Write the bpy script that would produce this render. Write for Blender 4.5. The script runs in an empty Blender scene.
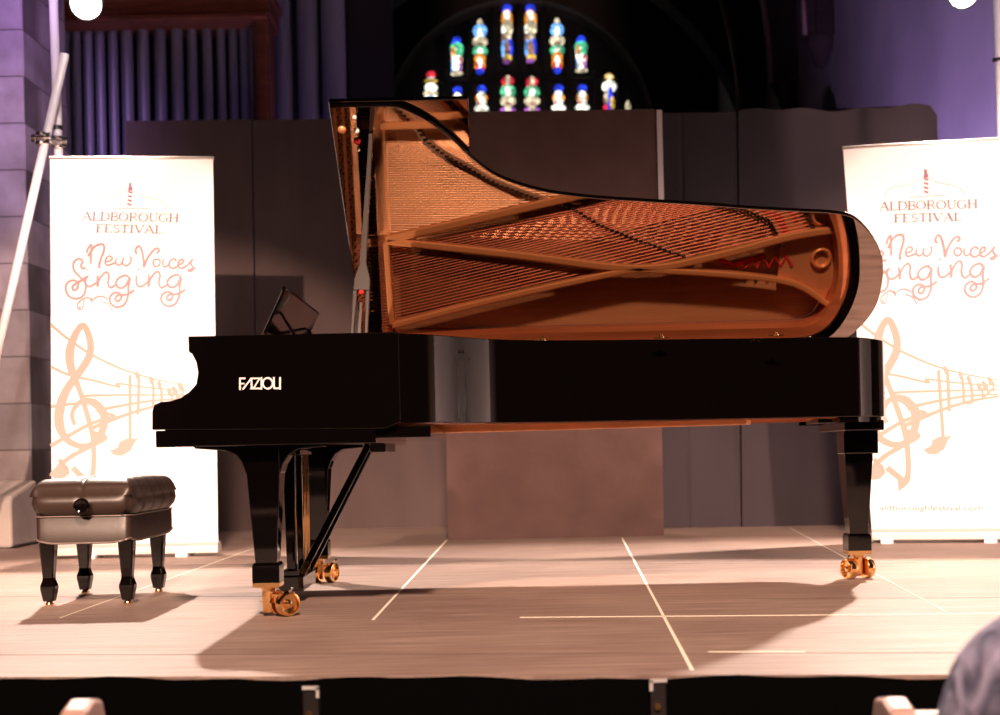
import bpy, bmesh, math, random
from mathutils import Vector, Matrix
random.seed(7)
S = bpy.context.scene
C = S.collection
R = math.radians

# ------------------------------------------------------------------ camera, world, exposure, lights
F, HPX, CZ, ROLL = 1333.0, 451.0, 0.6, R(1.2)
cam_data = bpy.data.cameras.new('camera')
cam = bpy.data.objects.new('camera', cam_data); C.objects.link(cam)
cam.location = (0, 0, CZ)
cam.rotation_euler = (Matrix.Rotation(R(90), 3, 'X') @ Matrix.Rotation(-ROLL, 3, 'Z')).to_euler()
cam_data.sensor_width = 36.0
cam_data.lens = F / 1000 * 36.0
cam_data.shift_y = (HPX - 357.5) / 1000
cam_data.clip_end = 200
cam_data.dof.use_dof = True
cam_data.dof.focus_distance = 5.6
cam_data.dof.aperture_fstop = 2.4
S.camera = cam

w = bpy.data.worlds.new('world'); S.world = w; w.use_nodes = True
w.node_tree.nodes['Background'].inputs[0].default_value = (0.30, 0.22, 0.42, 1)
w.node_tree.nodes['Background'].inputs[1].default_value = 0.012
S.view_settings.view_transform = 'Standard'
S.view_settings.look = 'None'
S.view_settings.gamma = 1
S.view_settings.use_curve_mapping = False
S.view_settings.exposure = 0.0

def aim(o, target):
    d = Vector(target) - o.location
    o.rotation_euler = d.to_track_quat('-Z', 'Y').to_euler()

def spot(name, loc, target, power, col, cone, blend=0.5, rad=0.08):
    l = bpy.data.lights.new(name, 'SPOT'); l.energy = power; l.color = col
    l.spot_size = R(cone); l.spot_blend = blend; l.shadow_soft_size = rad
    o = bpy.data.objects.new(name, l); C.objects.link(o); o.location = loc; aim(o, target)
    return o

WARM = (1.0, 0.67, 0.50)
spot('front_spot_high', (0.4, -4.5, 8.6), (0.2, 3.7, 0.0), 15000, WARM, 45, 0.45, 0.45)
spot('front_spot_left', (-2.5, -4.0, 4.3), (-2.6, 8.9, 0.35), 9900, WARM, 20, 0.30, 0.06)
spot('front_spot_right', (3.4, -4.0, 4.6), (3.5, 8.6, 0.45), 8300, WARM, 21.5, 0.30, 0.10)
BACK = (1.0, 0.78, 0.66)
LAMP_L, LAMP_R = (-2.66, 8.55, 3.45), (2.92, 8.4, 3.42)
spot('back_lamp_left_beam', LAMP_L, (-1.0, 4.6, 0.0), 1900, BACK, 100, 0.6, 0.05)
spot('back_lamp_right_beam', LAMP_R, (1.2, 5.0, 0.0), 2300, BACK, 100, 0.6, 0.05)
PURP = (0.62, 0.38, 1.0)
spot('purple_uplight_right', (3.0, 11.3, 0.2), (4.4, 12.2, 3.2), 1050, PURP, 80, 0.9, 0.2)
spot('purple_uplight_left', (-2.6, 7.0, 5.2), (-4.2, 9.8, 3.6), 950, PURP, 60, 0.9, 0.2)
spot('pole_spill_fill', (-1.2, 3.0, 5.4), (-3.1, 8.7, 2.7), 1300, (1.0, 0.80, 0.86), 22, 0.7, 0.1)  # added light, stands in for the lamp's spill on the poles
spot('pole_spill_fill_right', (1.2, 3.0, 5.4), (3.2, 8.5, 2.9), 900, (1.0, 0.80, 0.90), 16, 0.7, 0.1)  # same added spill light for the right pole
spot('purple_uplight_organ', (-1.6, 11.2, 0.4), (-2.6, 13.2, 3.6), 130, (0.60, 0.42, 1.0), 90, 0.9, 0.3)
spot('purple_side_audience', (2.6, 0.9, 2.6), (1.05, 2.4, 0.2), 60, (0.60, 0.5, 1.0), 60, 0.8, 0.2)
spot('house_light_aisle', (-0.3, 1.4, 3.4), (0.0, 2.6, 0.0), 8, WARM, 70, 0.8, 0.1)

spot('reflection_pier_fill', (5.0, 3.6, -0.5), (6.3, 6.2, 1.3), 2600, (1.0, 0.66, 0.55), 110, 0.7, 0.2)  # added light on the unseen pier, brightens its reflection in the case

# ------------------------------------------------------------------ helpers
def U(px, py, Y):
    """world point at depth Y seen at a pixel of the photograph"""
    a = px - 500; b = HPX - py
    u = a*math.cos(ROLL) + b*math.sin(ROLL); v = -a*math.sin(ROLL) + b*math.cos(ROLL)
    return Vector((u/F*Y, Y, CZ + v/F*Y))

def G(px, py, z=0.0):
    """point on a horizontal plane"""
    a = px - 500; b = HPX - py
    u = a*math.cos(ROLL) + b*math.sin(ROLL); v = -a*math.sin(ROLL) + b*math.cos(ROLL)
    t = (z - CZ)/(v/F)
    return Vector((u/F*t, t, z))

def nt(name):
    m = bpy.data.materials.new(name); m.use_nodes = True
    return m, m.node_tree, m.node_tree.nodes['Principled BSDF']

def mat(name, col, rough=0.5, metal=0.0, vary=0.0, scale=(6, 6, 6), detail=4, bump=0.0, coat=0.0, spec=0.5, ior=1.5, emit=None, es=1.0, sheen=0.0, rvary=0.0):
    m, t, p = nt(name)
    p.inputs['Base Color'].default_value = (*col, 1)
    p.inputs['Roughness'].default_value = rough
    p.inputs['Metallic'].default_value = metal
    p.inputs['IOR'].default_value = ior
    p.inputs['Specular IOR Level'].default_value = spec
    p.inputs['Coat Weight'].default_value = coat
    p.inputs['Coat Roughness'].default_value = 0.03
    if sheen: p.inputs['Sheen Weight'].default_value = sheen
    if emit:
        p.inputs['Emission Color'].default_value = (*emit, 1); p.inputs['Emission Strength'].default_value = es
    tc = t.nodes.new('ShaderNodeTexCoord'); mp = t.nodes.new('ShaderNodeMapping')
    mp.inputs['Scale'].default_value = scale
    t.links.new(tc.outputs['Object'], mp.inputs['Vector'])
    n = t.nodes.new('ShaderNodeTexNoise'); n.inputs['Scale'].default_value = 1.0; n.inputs['Detail'].default_value = detail
    t.links.new(mp.outputs[0], n.inputs['Vector'])
    if vary:
        r = t.nodes.new('ShaderNodeValToRGB')
        r.color_ramp.elements[0].position = 0.3; r.color_ramp.elements[1].position = 0.7
        r.color_ramp.elements[0].color = (*[c*(1-vary) for c in col], 1)
        r.color_ramp.elements[1].color = (*[min(1, c*(1+vary)) for c in col], 1)
        t.links.new(n.outputs['Fac'], r.inputs[0]); t.links.new(r.outputs[0], p.inputs['Base Color'])
    if bump:
        b = t.nodes.new('ShaderNodeBump'); b.inputs['Strength'].default_value = bump; b.inputs['Distance'].default_value = 0.02
        t.links.new(n.outputs['Fac'], b.inputs['Height']); t.links.new(b.outputs[0], p.inputs['Normal'])
    if rvary:
        mr = t.nodes.new('ShaderNodeMapRange'); mr.inputs[3].default_value = max(0, rough-rvary); mr.inputs[4].default_value = rough+rvary
        t.links.new(n.outputs['Fac'], mr.inputs[0]); t.links.new(mr.outputs[0], p.inputs['Roughness'])
    return m

def B(): return bmesh.new()

def obj(name, bm, m, parent=None, smooth=False, bevel=0.0, seg=2, sub=0, autos=None):
    bmesh.ops.recalc_face_normals(bm, faces=bm.faces)
    me = bpy.data.meshes.new(name); bm.to_mesh(me); bm.free()
    o = bpy.data.objects.new(name, me); C.objects.link(o)
    ms = m if isinstance(m, (list, tuple)) else [m]
    for q in ms: me.materials.append(q)
    if smooth or autos:
        for f in me.polygons: f.use_smooth = True
        if autos:
            me.set_sharp_from_angle(angle=R(autos))
    if bevel:
        b = o.modifiers.new('bevel', 'BEVEL'); b.width = bevel; b.segments = seg; b.limit_method = 'ANGLE'; b.angle_limit = R(40)
    if sub:
        s = o.modifiers.new('sub', 'SUBSURF'); s.levels = sub; s.render_levels = sub
    if parent is not None:
        o.parent = parent
        if parent.parent is None: o.location = -parent.location
    return o

def tag(o, label=None, cat=None, group=None, kind=None):
    if label: o['label'] = label
    if cat: o['category'] = cat
    if group: o['group'] = group
    if kind: o['kind'] = kind
    return o

def thing(name, loc, label, cat, group=None):
    o = bpy.data.objects.new(name, None); C.objects.link(o); o.location = loc
    o.empty_display_size = 0.1
    return tag(o, label, cat, group)

def box(bm, x0, x1, y0, y1, z0, z1, M=None):
    v = [bm.verts.new((x, y, z)) for z in (z0, z1) for y in (y0, y1) for x in (x0, x1)]
    for q in ((0, 2, 3, 1), (4, 5, 7, 6), (0, 1, 5, 4), (2, 6, 7, 3), (0, 4, 6, 2), (1, 3, 7, 5)):
        bm.faces.new([v[i] for i in q])
    if M is not None:
        for q in v: q.co = M @ q.co
    return v

def loft(bm, rings, cap=True, closed=True):
    """rings of equal length -> quads"""
    rv = [[bm.verts.new(p) for p in r] for r in rings]
    n = len(rv[0])
    for a, b in zip(rv[:-1], rv[1:]):
        for i in range(n if closed else n-1):
            j = (i+1) % n
            bm.faces.new((a[i], a[j], b[j], b[i]))
    if cap:
        bm.faces.new(rv[0]); bm.faces.new(rv[-1])
    return rv

def prism(bm, pts, a0, a1, axis='z'):
    """pts 2D; axis z: (x,y), axis y: (x,z), axis x: (y,z)"""
    def P(p, a):
        return {'z': (p[0], p[1], a), 'y': (p[0], a, p[1]), 'x': (a, p[0], p[1])}[axis]
    loft(bm, [[P(p, a0) for p in pts], [P(p, a1) for p in pts]])

def frame(d):
    d = Vector(d).normalized()
    a = Vector((0, 0, 1)) if abs(d.z) < 0.9 else Vector((1, 0, 0))
    s = d.cross(a).normalized(); return s, s.cross(d).normalized()

def tube(bm, pts, r, n=10, cap=True):
    pts = [Vector(p) for p in pts]; rings = []
    for i, p in enumerate(pts):
        d = (pts[min(i+1, len(pts)-1)] - pts[max(i-1, 0)])
        s, t = frame(d)
        rr = r[i] if isinstance(r, (list, tuple)) else r
        rings.append([p + (s*math.cos(k*2*math.pi/n) + t*math.sin(k*2*math.pi/n))*rr for k in range(n)])
    loft(bm, rings, cap)

def lathe(bm, prof, origin, axis=(0, 0, 1), n=20, cap=True):
    """prof: (radius, distance along axis)"""
    s, t = frame(axis); ax = Vector(axis).normalized(); o = Vector(origin)
    loft(bm, [[o + ax*h + (s*math.cos(k*2*math.pi/n) + t*math.sin(k*2*math.pi/n))*max(r, 1e-4) for k in range(n)] for r, h in prof], cap)

def bar(bm, a, b, w_, h_, w2=None):
    """rectangular bar a->b, width sideways in plan, height vertical"""
    a, b = Vector(a), Vector(b); d = b-a; s, t = frame(d); w2 = w2 or w_
    loft(bm, [[a+s*w_/2*i+t*h_/2*j for i, j in ((-1, -1), (1, -1), (1, 1), (-1, 1))],
              [b+s*w2/2*i+t*h_/2*j for i, j in ((-1, -1), (1, -1), (1, 1), (-1, 1))]])

def cr(pts, n=8, closed=False):
    """Catmull-Rom through points"""
    P = [Vector(p) for p in pts]; out = []
    m = len(P); rng = range(m if closed else m-1)
    for i in rng:
        p1, p2 = P[i], P[(i+1) % m]
        p0 = P[i-1] if (closed or i > 0) else p1*2-p2
        p3 = P[(i+2) % m] if (closed or i+2 < m) else p2*2-p1
        for k in range(n):
            t = k/n
            out.append(0.5*((2*p1)+(p2-p0)*t+(2*p0-5*p1+4*p2-p3)*t*t+(3*p1-p0-3*p2+p3)*t**3))
    if not closed: out.append(P[-1])
    return out

def copy_tree(o, parent=None):
    c = o.copy(); C.objects.link(c)
    if parent is not None: c.parent = parent
    for ch in list(o.children): copy_tree(ch, c)
    return c

# ------------------------------------------------------------------ materials
M = {}
M['lacquer'] = mat('black_lacquer', (0.0016, 0.0010, 0.0010), 0.05, spec=0.5, rvary=0.02)
M['lid_gloss'] = mat('lid_polish', (0.25, 0.195, 0.17), 0.035, metal=1.0)
M['black_satin'] = mat('black_satin', (0.012, 0.009, 0.009), 0.35)
M['rimwood'] = mat('rim_veneer', (0.52, 0.165, 0.065), 0.35, vary=0.35, scale=(1.2, 12, 26), coat=0.3)
M['underwood'] = mat('beech_underside', (0.85, 0.36, 0.15), 0.5, vary=0.15, scale=(2, 10, 20))
M['spruce'] = mat('spruce_soundboard', (0.50, 0.26, 0.125), 0.35, vary=0.14, scale=(2, 30, 3), coat=0.3)
M['gold'] = mat('gold_plate', (0.72, 0.34, 0.16), 0.36, metal=0.35, vary=0.06, scale=(9, 9, 9))
M['goldbar'] = mat('gold_plate_strut', (0.92, 0.42, 0.17), 0.28, metal=0.35)
M['steel'] = mat('string_steel', (0.42, 0.24, 0.13), 0.34, metal=0.8)
M['copper'] = mat('string_copper', (0.26, 0.07, 0.03), 0.42, metal=0.6)
M['red'] = mat('red_felt', (0.55, 0.015, 0.02), 0.9)
M['brass'] = mat('polished_brass', (0.95, 0.58, 0.25), 0.16, metal=1.0)
M['redcloth'] = mat('red_string_cloth', (0.20, 0.035, 0.02), 0.9)
M['bridge'] = mat('bridge_wood', (0.30, 0.17, 0.10), 0.5, vary=0.2, scale=(20, 20, 20))
M['chrome'] = mat('chrome', (0.8, 0.75, 0.72), 0.12, metal=1.0)
M['stick'] = mat('prop_lacquer', (0.045, 0.034, 0.03), 0.2, spec=0.8)
M['ivory'] = mat('key_white', (0.8, 0.78, 0.72), 0.25)
M['inlay'] = mat('silver_inlay', (0.95, 0.88, 0.86), 0.45, metal=0.1)
M['leather'] = mat('black_leather', (0.022, 0.012, 0.009), 0.42, bump=0.015, scale=(60, 60, 60), spec=0.42, rvary=0.05)
M['leather_pipe'] = mat('leather_piping', (0.10, 0.07, 0.06), 0.3, spec=0.9)
M['banner'] = mat('banner_vinyl', (0.84, 0.84, 0.90), 0.5, spec=0.3)
M['ink'] = mat('ink_rose', (0.37, 0.25, 0.30), 0.6)
M['inkgrey'] = mat('ink_grey_rose', (0.25, 0.19, 0.25), 0.6)
M['inkred'] = mat('ink_red', (0.30, 0.12, 0.19), 0.6)
M['inkgold'] = mat('ink_gold', (0.40, 0.31, 0.29), 0.6)
M['inkpale'] = mat('ink_pale', (0.44, 0.38, 0.46), 0.6)
M['alu'] = mat('brushed_aluminium', (0.75, 0.72, 0.70), 0.35, metal=0.6)
M['pole'] = mat('painted_pole', (0.82, 0.76, 0.76), 0.4, metal=0.1)
M['tape'] = mat('pale_tape', (0.75, 0.72, 0.60), 0.7)
M['seam'] = mat('dark_seam', (0.11, 0.08, 0.068), 0.9)
M['skirt'] = mat('black_skirt', (0.0012, 0.0012, 0.0012), 1.0, spec=0.0)
M['cloth_dark'] = mat('drape_dark', (0.080, 0.055, 0.054), 0.9, vary=0.12, scale=(3, 3, 1), bump=0.25, spec=0.15)
M['cloth_mid'] = mat('drape_brown', (0.115, 0.069, 0.064), 0.9, vary=0.10, scale=(5, 5, 5), bump=0.35, spec=0.15)
M['cloth_right'] = mat('drape_grey_brown', (0.040, 0.031, 0.037), 0.9, vary=0.12, scale=(3, 3, 1), bump=0.25, spec=0.15)
M['organwood'] = mat('organ_case_wood', (0.22, 0.06, 0.03), 0.5, vary=0.3, scale=(4, 4, 30))
M['pipe'] = mat('organ_pipe', (0.30, 0.28, 0.34), 0.45, metal=0.3)
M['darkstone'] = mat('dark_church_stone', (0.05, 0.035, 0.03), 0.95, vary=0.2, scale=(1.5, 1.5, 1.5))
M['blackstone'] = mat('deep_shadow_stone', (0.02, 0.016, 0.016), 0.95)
M['darkbeam'] = mat('dark_oak', (0.035, 0.022, 0.018), 0.7, vary=0.3, scale=(3, 3, 12))
M['plaster'] = mat('plaster_wall', (0.42, 0.40, 0.42), 0.95, vary=0.12, scale=(1.2, 1.2, 1.2), bump=0.3)
M['pewwood'] = mat('pale_oak', (0.30, 0.18, 0.15), 0.45, vary=0.2, scale=(14, 3, 14))
M['bulb'] = mat('lit_lamp_lens', (1, 1, 1), 0.5, emit=(1.0, 0.86, 0.72), es=30)

def stone_mat():
    m, t, p = nt('stone_blocks')
    tc = t.nodes.new('ShaderNodeTexCoord'); mp = t.nodes.new('ShaderNodeMapping')
    mp.inputs['Rotation'].default_value = (R(90), 0, 0)
    t.links.new(tc.outputs['Object'], mp.inputs[0])
    br = t.nodes.new('ShaderNodeTexBrick'); br.inputs['Scale'].default_value = 1.0
    br.inputs['Brick Width'].default_value = 0.62; br.inputs['Row Height'].default_value = 0.34
    br.inputs['Mortar Size'].default_value = 0.008; br.inputs['Mortar Smooth'].default_value = 0.6
    br.inputs['Color1'].default_value = (0.30, 0.25, 0.26, 1); br.inputs['Color2'].default_value = (0.20, 0.17, 0.18, 1)
    br.inputs['Mortar'].default_value = (0.09, 0.07, 0.07, 1)
    t.links.new(mp.outputs[0], br.inputs['Vector'])
    n = t.nodes.new('ShaderNodeTexNoise'); n.inputs['Scale'].default_value = 3.5; n.inputs['Detail'].default_value = 8
    t.links.new(tc.outputs['Object'], n.inputs['Vector'])
    mx = t.nodes.new('ShaderNodeMix'); mx.data_type = 'RGBA'; mx.blend_type = 'MULTIPLY'; mx.inputs[0].default_value = 0.75
    rp = t.nodes.new('ShaderNodeValToRGB'); rp.color_ramp.elements[0].position = 0.3; rp.color_ramp.elements[1].position = 0.7
    rp.color_ramp.elements[0].color = (0.4, 0.36, 0.34, 1)
    t.links.new(n.outputs['Fac'], rp.inputs[0])
    t.links.new(br.outputs[0], mx.inputs['A']); t.links.new(rp.outputs[0], mx.inputs['B'])
    t.links.new(mx.outputs['Result'], p.inputs['Base Color'])
    bp = t.nodes.new('ShaderNodeBump'); bp.inputs['Strength'].default_value = 0.5
    t.links.new(n.outputs['Fac'], bp.inputs['Height']); t.links.new(bp.outputs[0], p.inputs['Normal'])
    p.inputs['Roughness'].default_value = 0.9
    return m
M['stone'] = stone_mat()

def deck_mat():
    m, t, p = nt('stage_boards')
    tc = t.nodes.new('ShaderNodeTexCoord')
    def noise(sc, scale, det=6, rough=0.6):
        mp = t.nodes.new('ShaderNodeMapping'); mp.inputs['Scale'].default_value = sc
        t.links.new(tc.outputs['Object'], mp.inputs[0])
        n = t.nodes.new('ShaderNodeTexNoise'); n.inputs['Scale'].default_value = scale; n.inputs['Detail'].default_value = det
        n.inputs['Roughness'].default_value = rough
        t.links.new(mp.outputs[0], n.inputs['Vector']); return n
    grain = noise((0.9, 16, 1), 2.2, 8, 0.7); blotch = noise((1, 1, 1), 1.1, 4); fine = noise((3, 60, 1), 2.0, 4)
    r1 = t.nodes.new('ShaderNodeValToRGB')
    r1.color_ramp.elements[0].position = 0.32; r1.color_ramp.elements[0].color = (0.15, 0.10, 0.077, 1)
    r1.color_ramp.elements[1].position = 0.68; r1.color_ramp.elements[1].color = (0.34, 0.252, 0.212, 1)
    t.links.new(grain.outputs['Fac'], r1.inputs[0])
    r2 = t.nodes.new('ShaderNodeValToRGB')
    r2.color_ramp.elements[0].position = 0.35; r2.color_ramp.elements[0].color = (0.78, 0.74, 0.76, 1)
    r2.color_ramp.elements[1].position = 0.65; r2.color_ramp.elements[1].color = (1.0, 1.0, 1.0, 1)
    t.links.new(blotch.outputs['Fac'], r2.inputs[0])
    mx = t.nodes.new('ShaderNodeMix'); mx.data_type = 'RGBA'; mx.blend_type = 'MULTIPLY'; mx.inputs[0].default_value = 1.0
    t.links.new(r1.outputs[0], mx.inputs['A']); t.links.new(r2.outputs[0], mx.inputs['B'])
    t.links.new(mx.outputs['Result'], p.inputs['Base Color'])
    p.inputs['Roughness'].default_value = 0.62; p.inputs['Specular IOR Level'].default_value = 0.4
    bp = t.nodes.new('ShaderNodeBump'); bp.inputs['Strength'].default_value = 0.12; bp.inputs['Distance'].default_value = 0.01
    t.links.new(fine.outputs['Fac'], bp.inputs['Height']); t.links.new(bp.outputs[0], p.inputs['Normal'])
    return m
M['deck'] = deck_mat()

def denim_mat():
    m, t, p = nt('blue_grey_shirt')
    tc = t.nodes.new('ShaderNodeTexCoord')
    mp = t.nodes.new('ShaderNodeMapping'); mp.inputs['Scale'].default_value = (9, 9, 3.5)
    t.links.new(tc.outputs['Object'], mp.inputs[0])
    n = t.nodes.new('ShaderNodeTexNoise'); n.inputs['Scale'].default_value = 1.6; n.inputs['Detail'].default_value = 5; n.inputs['Distortion'].default_value = 1.2
    t.links.new(mp.outputs[0], n.inputs['Vector'])
    r = t.nodes.new('ShaderNodeValToRGB')  # dark folds of the cloth are put into the colour
    r.color_ramp.elements[0].position = 0.35; r.color_ramp.elements[0].color = (0.035, 0.04, 0.075, 1)
    r.color_ramp.elements[1].position = 0.7; r.color_ramp.elements[1].color = (0.32, 0.30, 0.44, 1)
    t.links.new(n.outputs['Fac'], r.inputs[0]); t.links.new(r.outputs[0], p.inputs['Base Color'])
    b = t.nodes.new('ShaderNodeBump'); b.inputs['Strength'].default_value = 0.9; b.inputs['Distance'].default_value = 0.03
    t.links.new(n.outputs['Fac'], b.inputs['Height']); t.links.new(b.outputs[0], p.inputs['Normal'])
    p.inputs['Roughness'].default_value = 0.9
    return m
M['shirt'] = denim_mat()
M['skin'] = mat('skin', (0.55, 0.33, 0.25), 0.5)
M['hair'] = mat('grey_hair', (0.25, 0.23, 0.22), 0.7)
M['trouser'] = mat('dark_trousers', (0.03, 0.03, 0.04), 0.9)

# ------------------------------------------------------------------ the setting
GZ = -0.9
def struct(name, bm, m, **k):
    o = obj(name, bm, m, **k); tag(o, kind='structure'); return o

bm = B(); box(bm, -7, 7, -8, 31, GZ-0.1, GZ); struct('floor', bm, M['darkstone'])
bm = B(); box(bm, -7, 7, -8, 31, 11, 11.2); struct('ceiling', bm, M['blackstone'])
bm = B(); box(bm, 4.2, 4.6, 9.6, 30.9, GZ, 11); struct('wall_right', bm, M['plaster'])
bm = B(); box(bm, 6.6, 7, -8, 9.6, GZ, 11); box(bm, 4.6, 7, 9.6, 9.9, GZ, 11); struct('wall_right_nave', bm, M['darkstone'])
bm = B(); box(bm, -7, -6.6, -8, 31, GZ, 11); struct('wall_left', bm, M['darkstone'])
bm = B(); box(bm, -7, 7, -8.3, -8, GZ, 11); struct('wall_rear', bm, M['darkstone'])
# unseen pale pier at right, added for the band it reflects in the case
bm = B(); box(bm, 6.2, 6.6, 4.6, 8.0, GZ, 6.0); struct('wall_reflection_pier', bm, M['plaster'])
# two pointed niches low on the right wall
for k, (px, py) in enumerate(((802, 97), (837, 92))):
    Y = 4.2*F/(px-500)
    z1 = U(px, py, Y).z
    pts = [(Y-0.42, z1-2.0), (Y+0.42, z1-2.0), (Y+0.42, z1-0.8)] + [(Y+0.42*math.cos(a)**0.9, z1-0.8+0.8*math.sin(a)) for a in (0.4, 0.8, 1.2)] + [(Y, z1)] + \
          [(Y-0.42*math.cos(a)**0.9, z1-0.8+0.8*math.sin(a)) for a in (1.2, 0.8, 0.4)] + [(Y-0.42, z1-0.8)]
    bm = B(); prism(bm, pts, 4.17, 4.21, 'x'); struct('window_%d' % (k+2), bm, M['blackstone'])

# chancel arch wall at 22 m, east wall with the window recess at 26 m
def arch_wall(cx, springz, rad, Y0, Y1, x0, x1, topz, botz, n=28, point=1.0):
    bm = B()
    arc = [(cx+rad*math.cos(a), springz+rad*point*math.sin(a)) for a in [math.pi*i/n for i in range(n+1)]]
    for Y in (Y0,):
        pass
    def quad(pts):
        loft(bm, [[(p[0], Y0, p[1]) for p in pts], [(p[0], Y1, p[1]) for p in pts]])
    quad([(x0, botz), (cx-rad, botz), (cx-rad, topz), (x0, topz)])
    quad([(cx+rad, botz), (x1, botz), (x1, topz), (cx+rad, topz)])
    for a, b in zip(arc[:-1], arc[1:]):
        quad([a, b, (b[0], topz), (a[0], topz)])
    return bm
pA = U(519, 133, 25.0)
bm = arch_wall(pA.x, pA.z, 135/F*25.0, 25.0, 25.6, -6.6, 4.2, 11, GZ); struct('wall_east', bm, M['darkstone'])
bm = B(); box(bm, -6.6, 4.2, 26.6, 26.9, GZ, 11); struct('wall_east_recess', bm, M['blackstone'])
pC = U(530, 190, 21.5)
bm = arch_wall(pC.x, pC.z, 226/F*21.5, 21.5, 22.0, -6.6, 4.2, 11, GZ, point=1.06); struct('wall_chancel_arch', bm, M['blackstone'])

# roof truss posts on the right wall with curved braces and stone corbels
def truss(px, pxt, pyc, label):
    Y = 4.2*F/(px-500)
    zc = U(px, pyc, Y).z
    t = thing('roof_truss', (4.0, Y, zc-0.3), label, 'roof truss', 'oak roof trusses along the right wall')
    bm = B()
    pts_o, pts_i = [], []
    for k in range(15):
        a = k/14*math.pi*0.42
        pts_o.append((4.19-2.8*(1-math.cos(a)), zc+4.6*math.sin(a)))
        pts_i.append((3.86-2.6*(1-math.cos(a)), zc+4.2*math.sin(a)))
    for i in range(14):
        q = [pts_o[i], pts_o[i+1], pts_i[i+1], pts_i[i]]
        loft(bm, [[(p[0], Y-0.14, p[1]) for p in q], [(p[0], Y+0.14, p[1]) for p in q]])
    obj('brace', bm, M['darkbeam'], t)
    bm = B(); box(bm, 3.98, 4.2, Y-0.18, Y+0.18, zc, 10.9); obj('wall_post', bm, M['darkbeam'], t)
    bm = B(); lathe(bm, [(0.05, -0.36), (0.09, -0.30), (0.10, -0.22), (0.15, -0.12), (0.17, -0.05), (0.17, 0.0)], (4.06, Y, zc), n=14)
    obj('corbel', bm, M['darkstone'], t, autos=40)
    bm = B()
    rib = [(p[0]-0.02, Y-0.15, p[1]) for p in pts_i]
    tube(bm, rib, 0.03, 6); obj('edge_line', bm, M['pewwood'], t, smooth=True)  # pale rib paints the lit edge of the brace
truss(840, 0, 38, 'dark oak roof truss nearest on the purple wall, corbel highest')
truss(803, 0, 84, 'dark oak roof truss in the middle, corbel just above the drape')
truss(768, 0, 118, 'dark oak roof truss farthest away, next to the chancel arch')

# ------------------------------------------------------------------ stained glass window
WY = 25.35
def em(name, col, s=1.0):
    """daylit coloured glass broken into small leaded pieces"""
    m, t, p = nt('glass_'+name); p.inputs['Base Color'].default_value = (0.02, 0.02, 0.02, 1)
    tc = t.nodes.new('ShaderNodeTexCoord')
    v = t.nodes.new('ShaderNodeTexVoronoi'); v.inputs['Scale'].default_value = 11.0
    e = t.nodes.new('ShaderNodeTexVoronoi'); e.feature = 'DISTANCE_TO_EDGE'; e.inputs['Scale'].default_value = 11.0
    for q in (v, e): t.links.new(tc.outputs['Object'], q.inputs['Vector'])
    hs = t.nodes.new('ShaderNodeSeparateColor'); t.links.new(v.outputs['Color'], hs.inputs[0])
    a = t.nodes.new('ShaderNodeMapRange'); a.inputs[3].default_value = 0.5*s; a.inputs[4].default_value = 2.0*s; t.links.new(hs.outputs[0], a.inputs[0])
    b = t.nodes.new('ShaderNodeMapRange'); b.inputs[1].default_value = 0.0; b.inputs[2].default_value = 0.10; b.inputs[3].default_value = 0.1; t.links.new(e.outputs['Distance'], b.inputs[0])
    k = t.nodes.new('ShaderNodeMath'); k.operation = 'MULTIPLY'; t.links.new(a.outputs[0], k.inputs[0]); t.links.new(b.outputs[0], k.inputs[1])
    p.inputs['Emission Color'].default_value = (*col, 1); t.links.new(k.outputs[0], p.inputs['Emission Strength'])
    return m
GL = {'blue': em('blue', (0.02, 0.06, 0.85), 1.3), 'sky': em('sky', (0.15, 0.42, 0.95), 1.2), 'green': em('green', (0.08, 0.50, 0.25), 1.2),
      'white': em('white', (1.0, 1.0, 0.86), 1.5), 'cream': em('cream', (0.85, 0.72, 0.48), 0.95), 'red': em('red', (0.85, 0.03, 0.06), 1.0),
      'orange': em('orange', (0.95, 0.30, 0.02), 1.1), 'violet': em('violet', (0.45, 0.12, 0.60), 0.9), 'brown': em('brown', (0.40, 0.20, 0.14), 0.8), 'gold': em('gold', (0.8, 0.5, 0.08), 0.9)}
GN = list(GL)
win = bpy.data.objects.new('window_1', None); C.objects.link(win); win.location = U(519, 133, WY); tag(win, kind='structure')
lead = mat('lead_and_stone', (0.012, 0.011, 0.012), 0.9)
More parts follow.
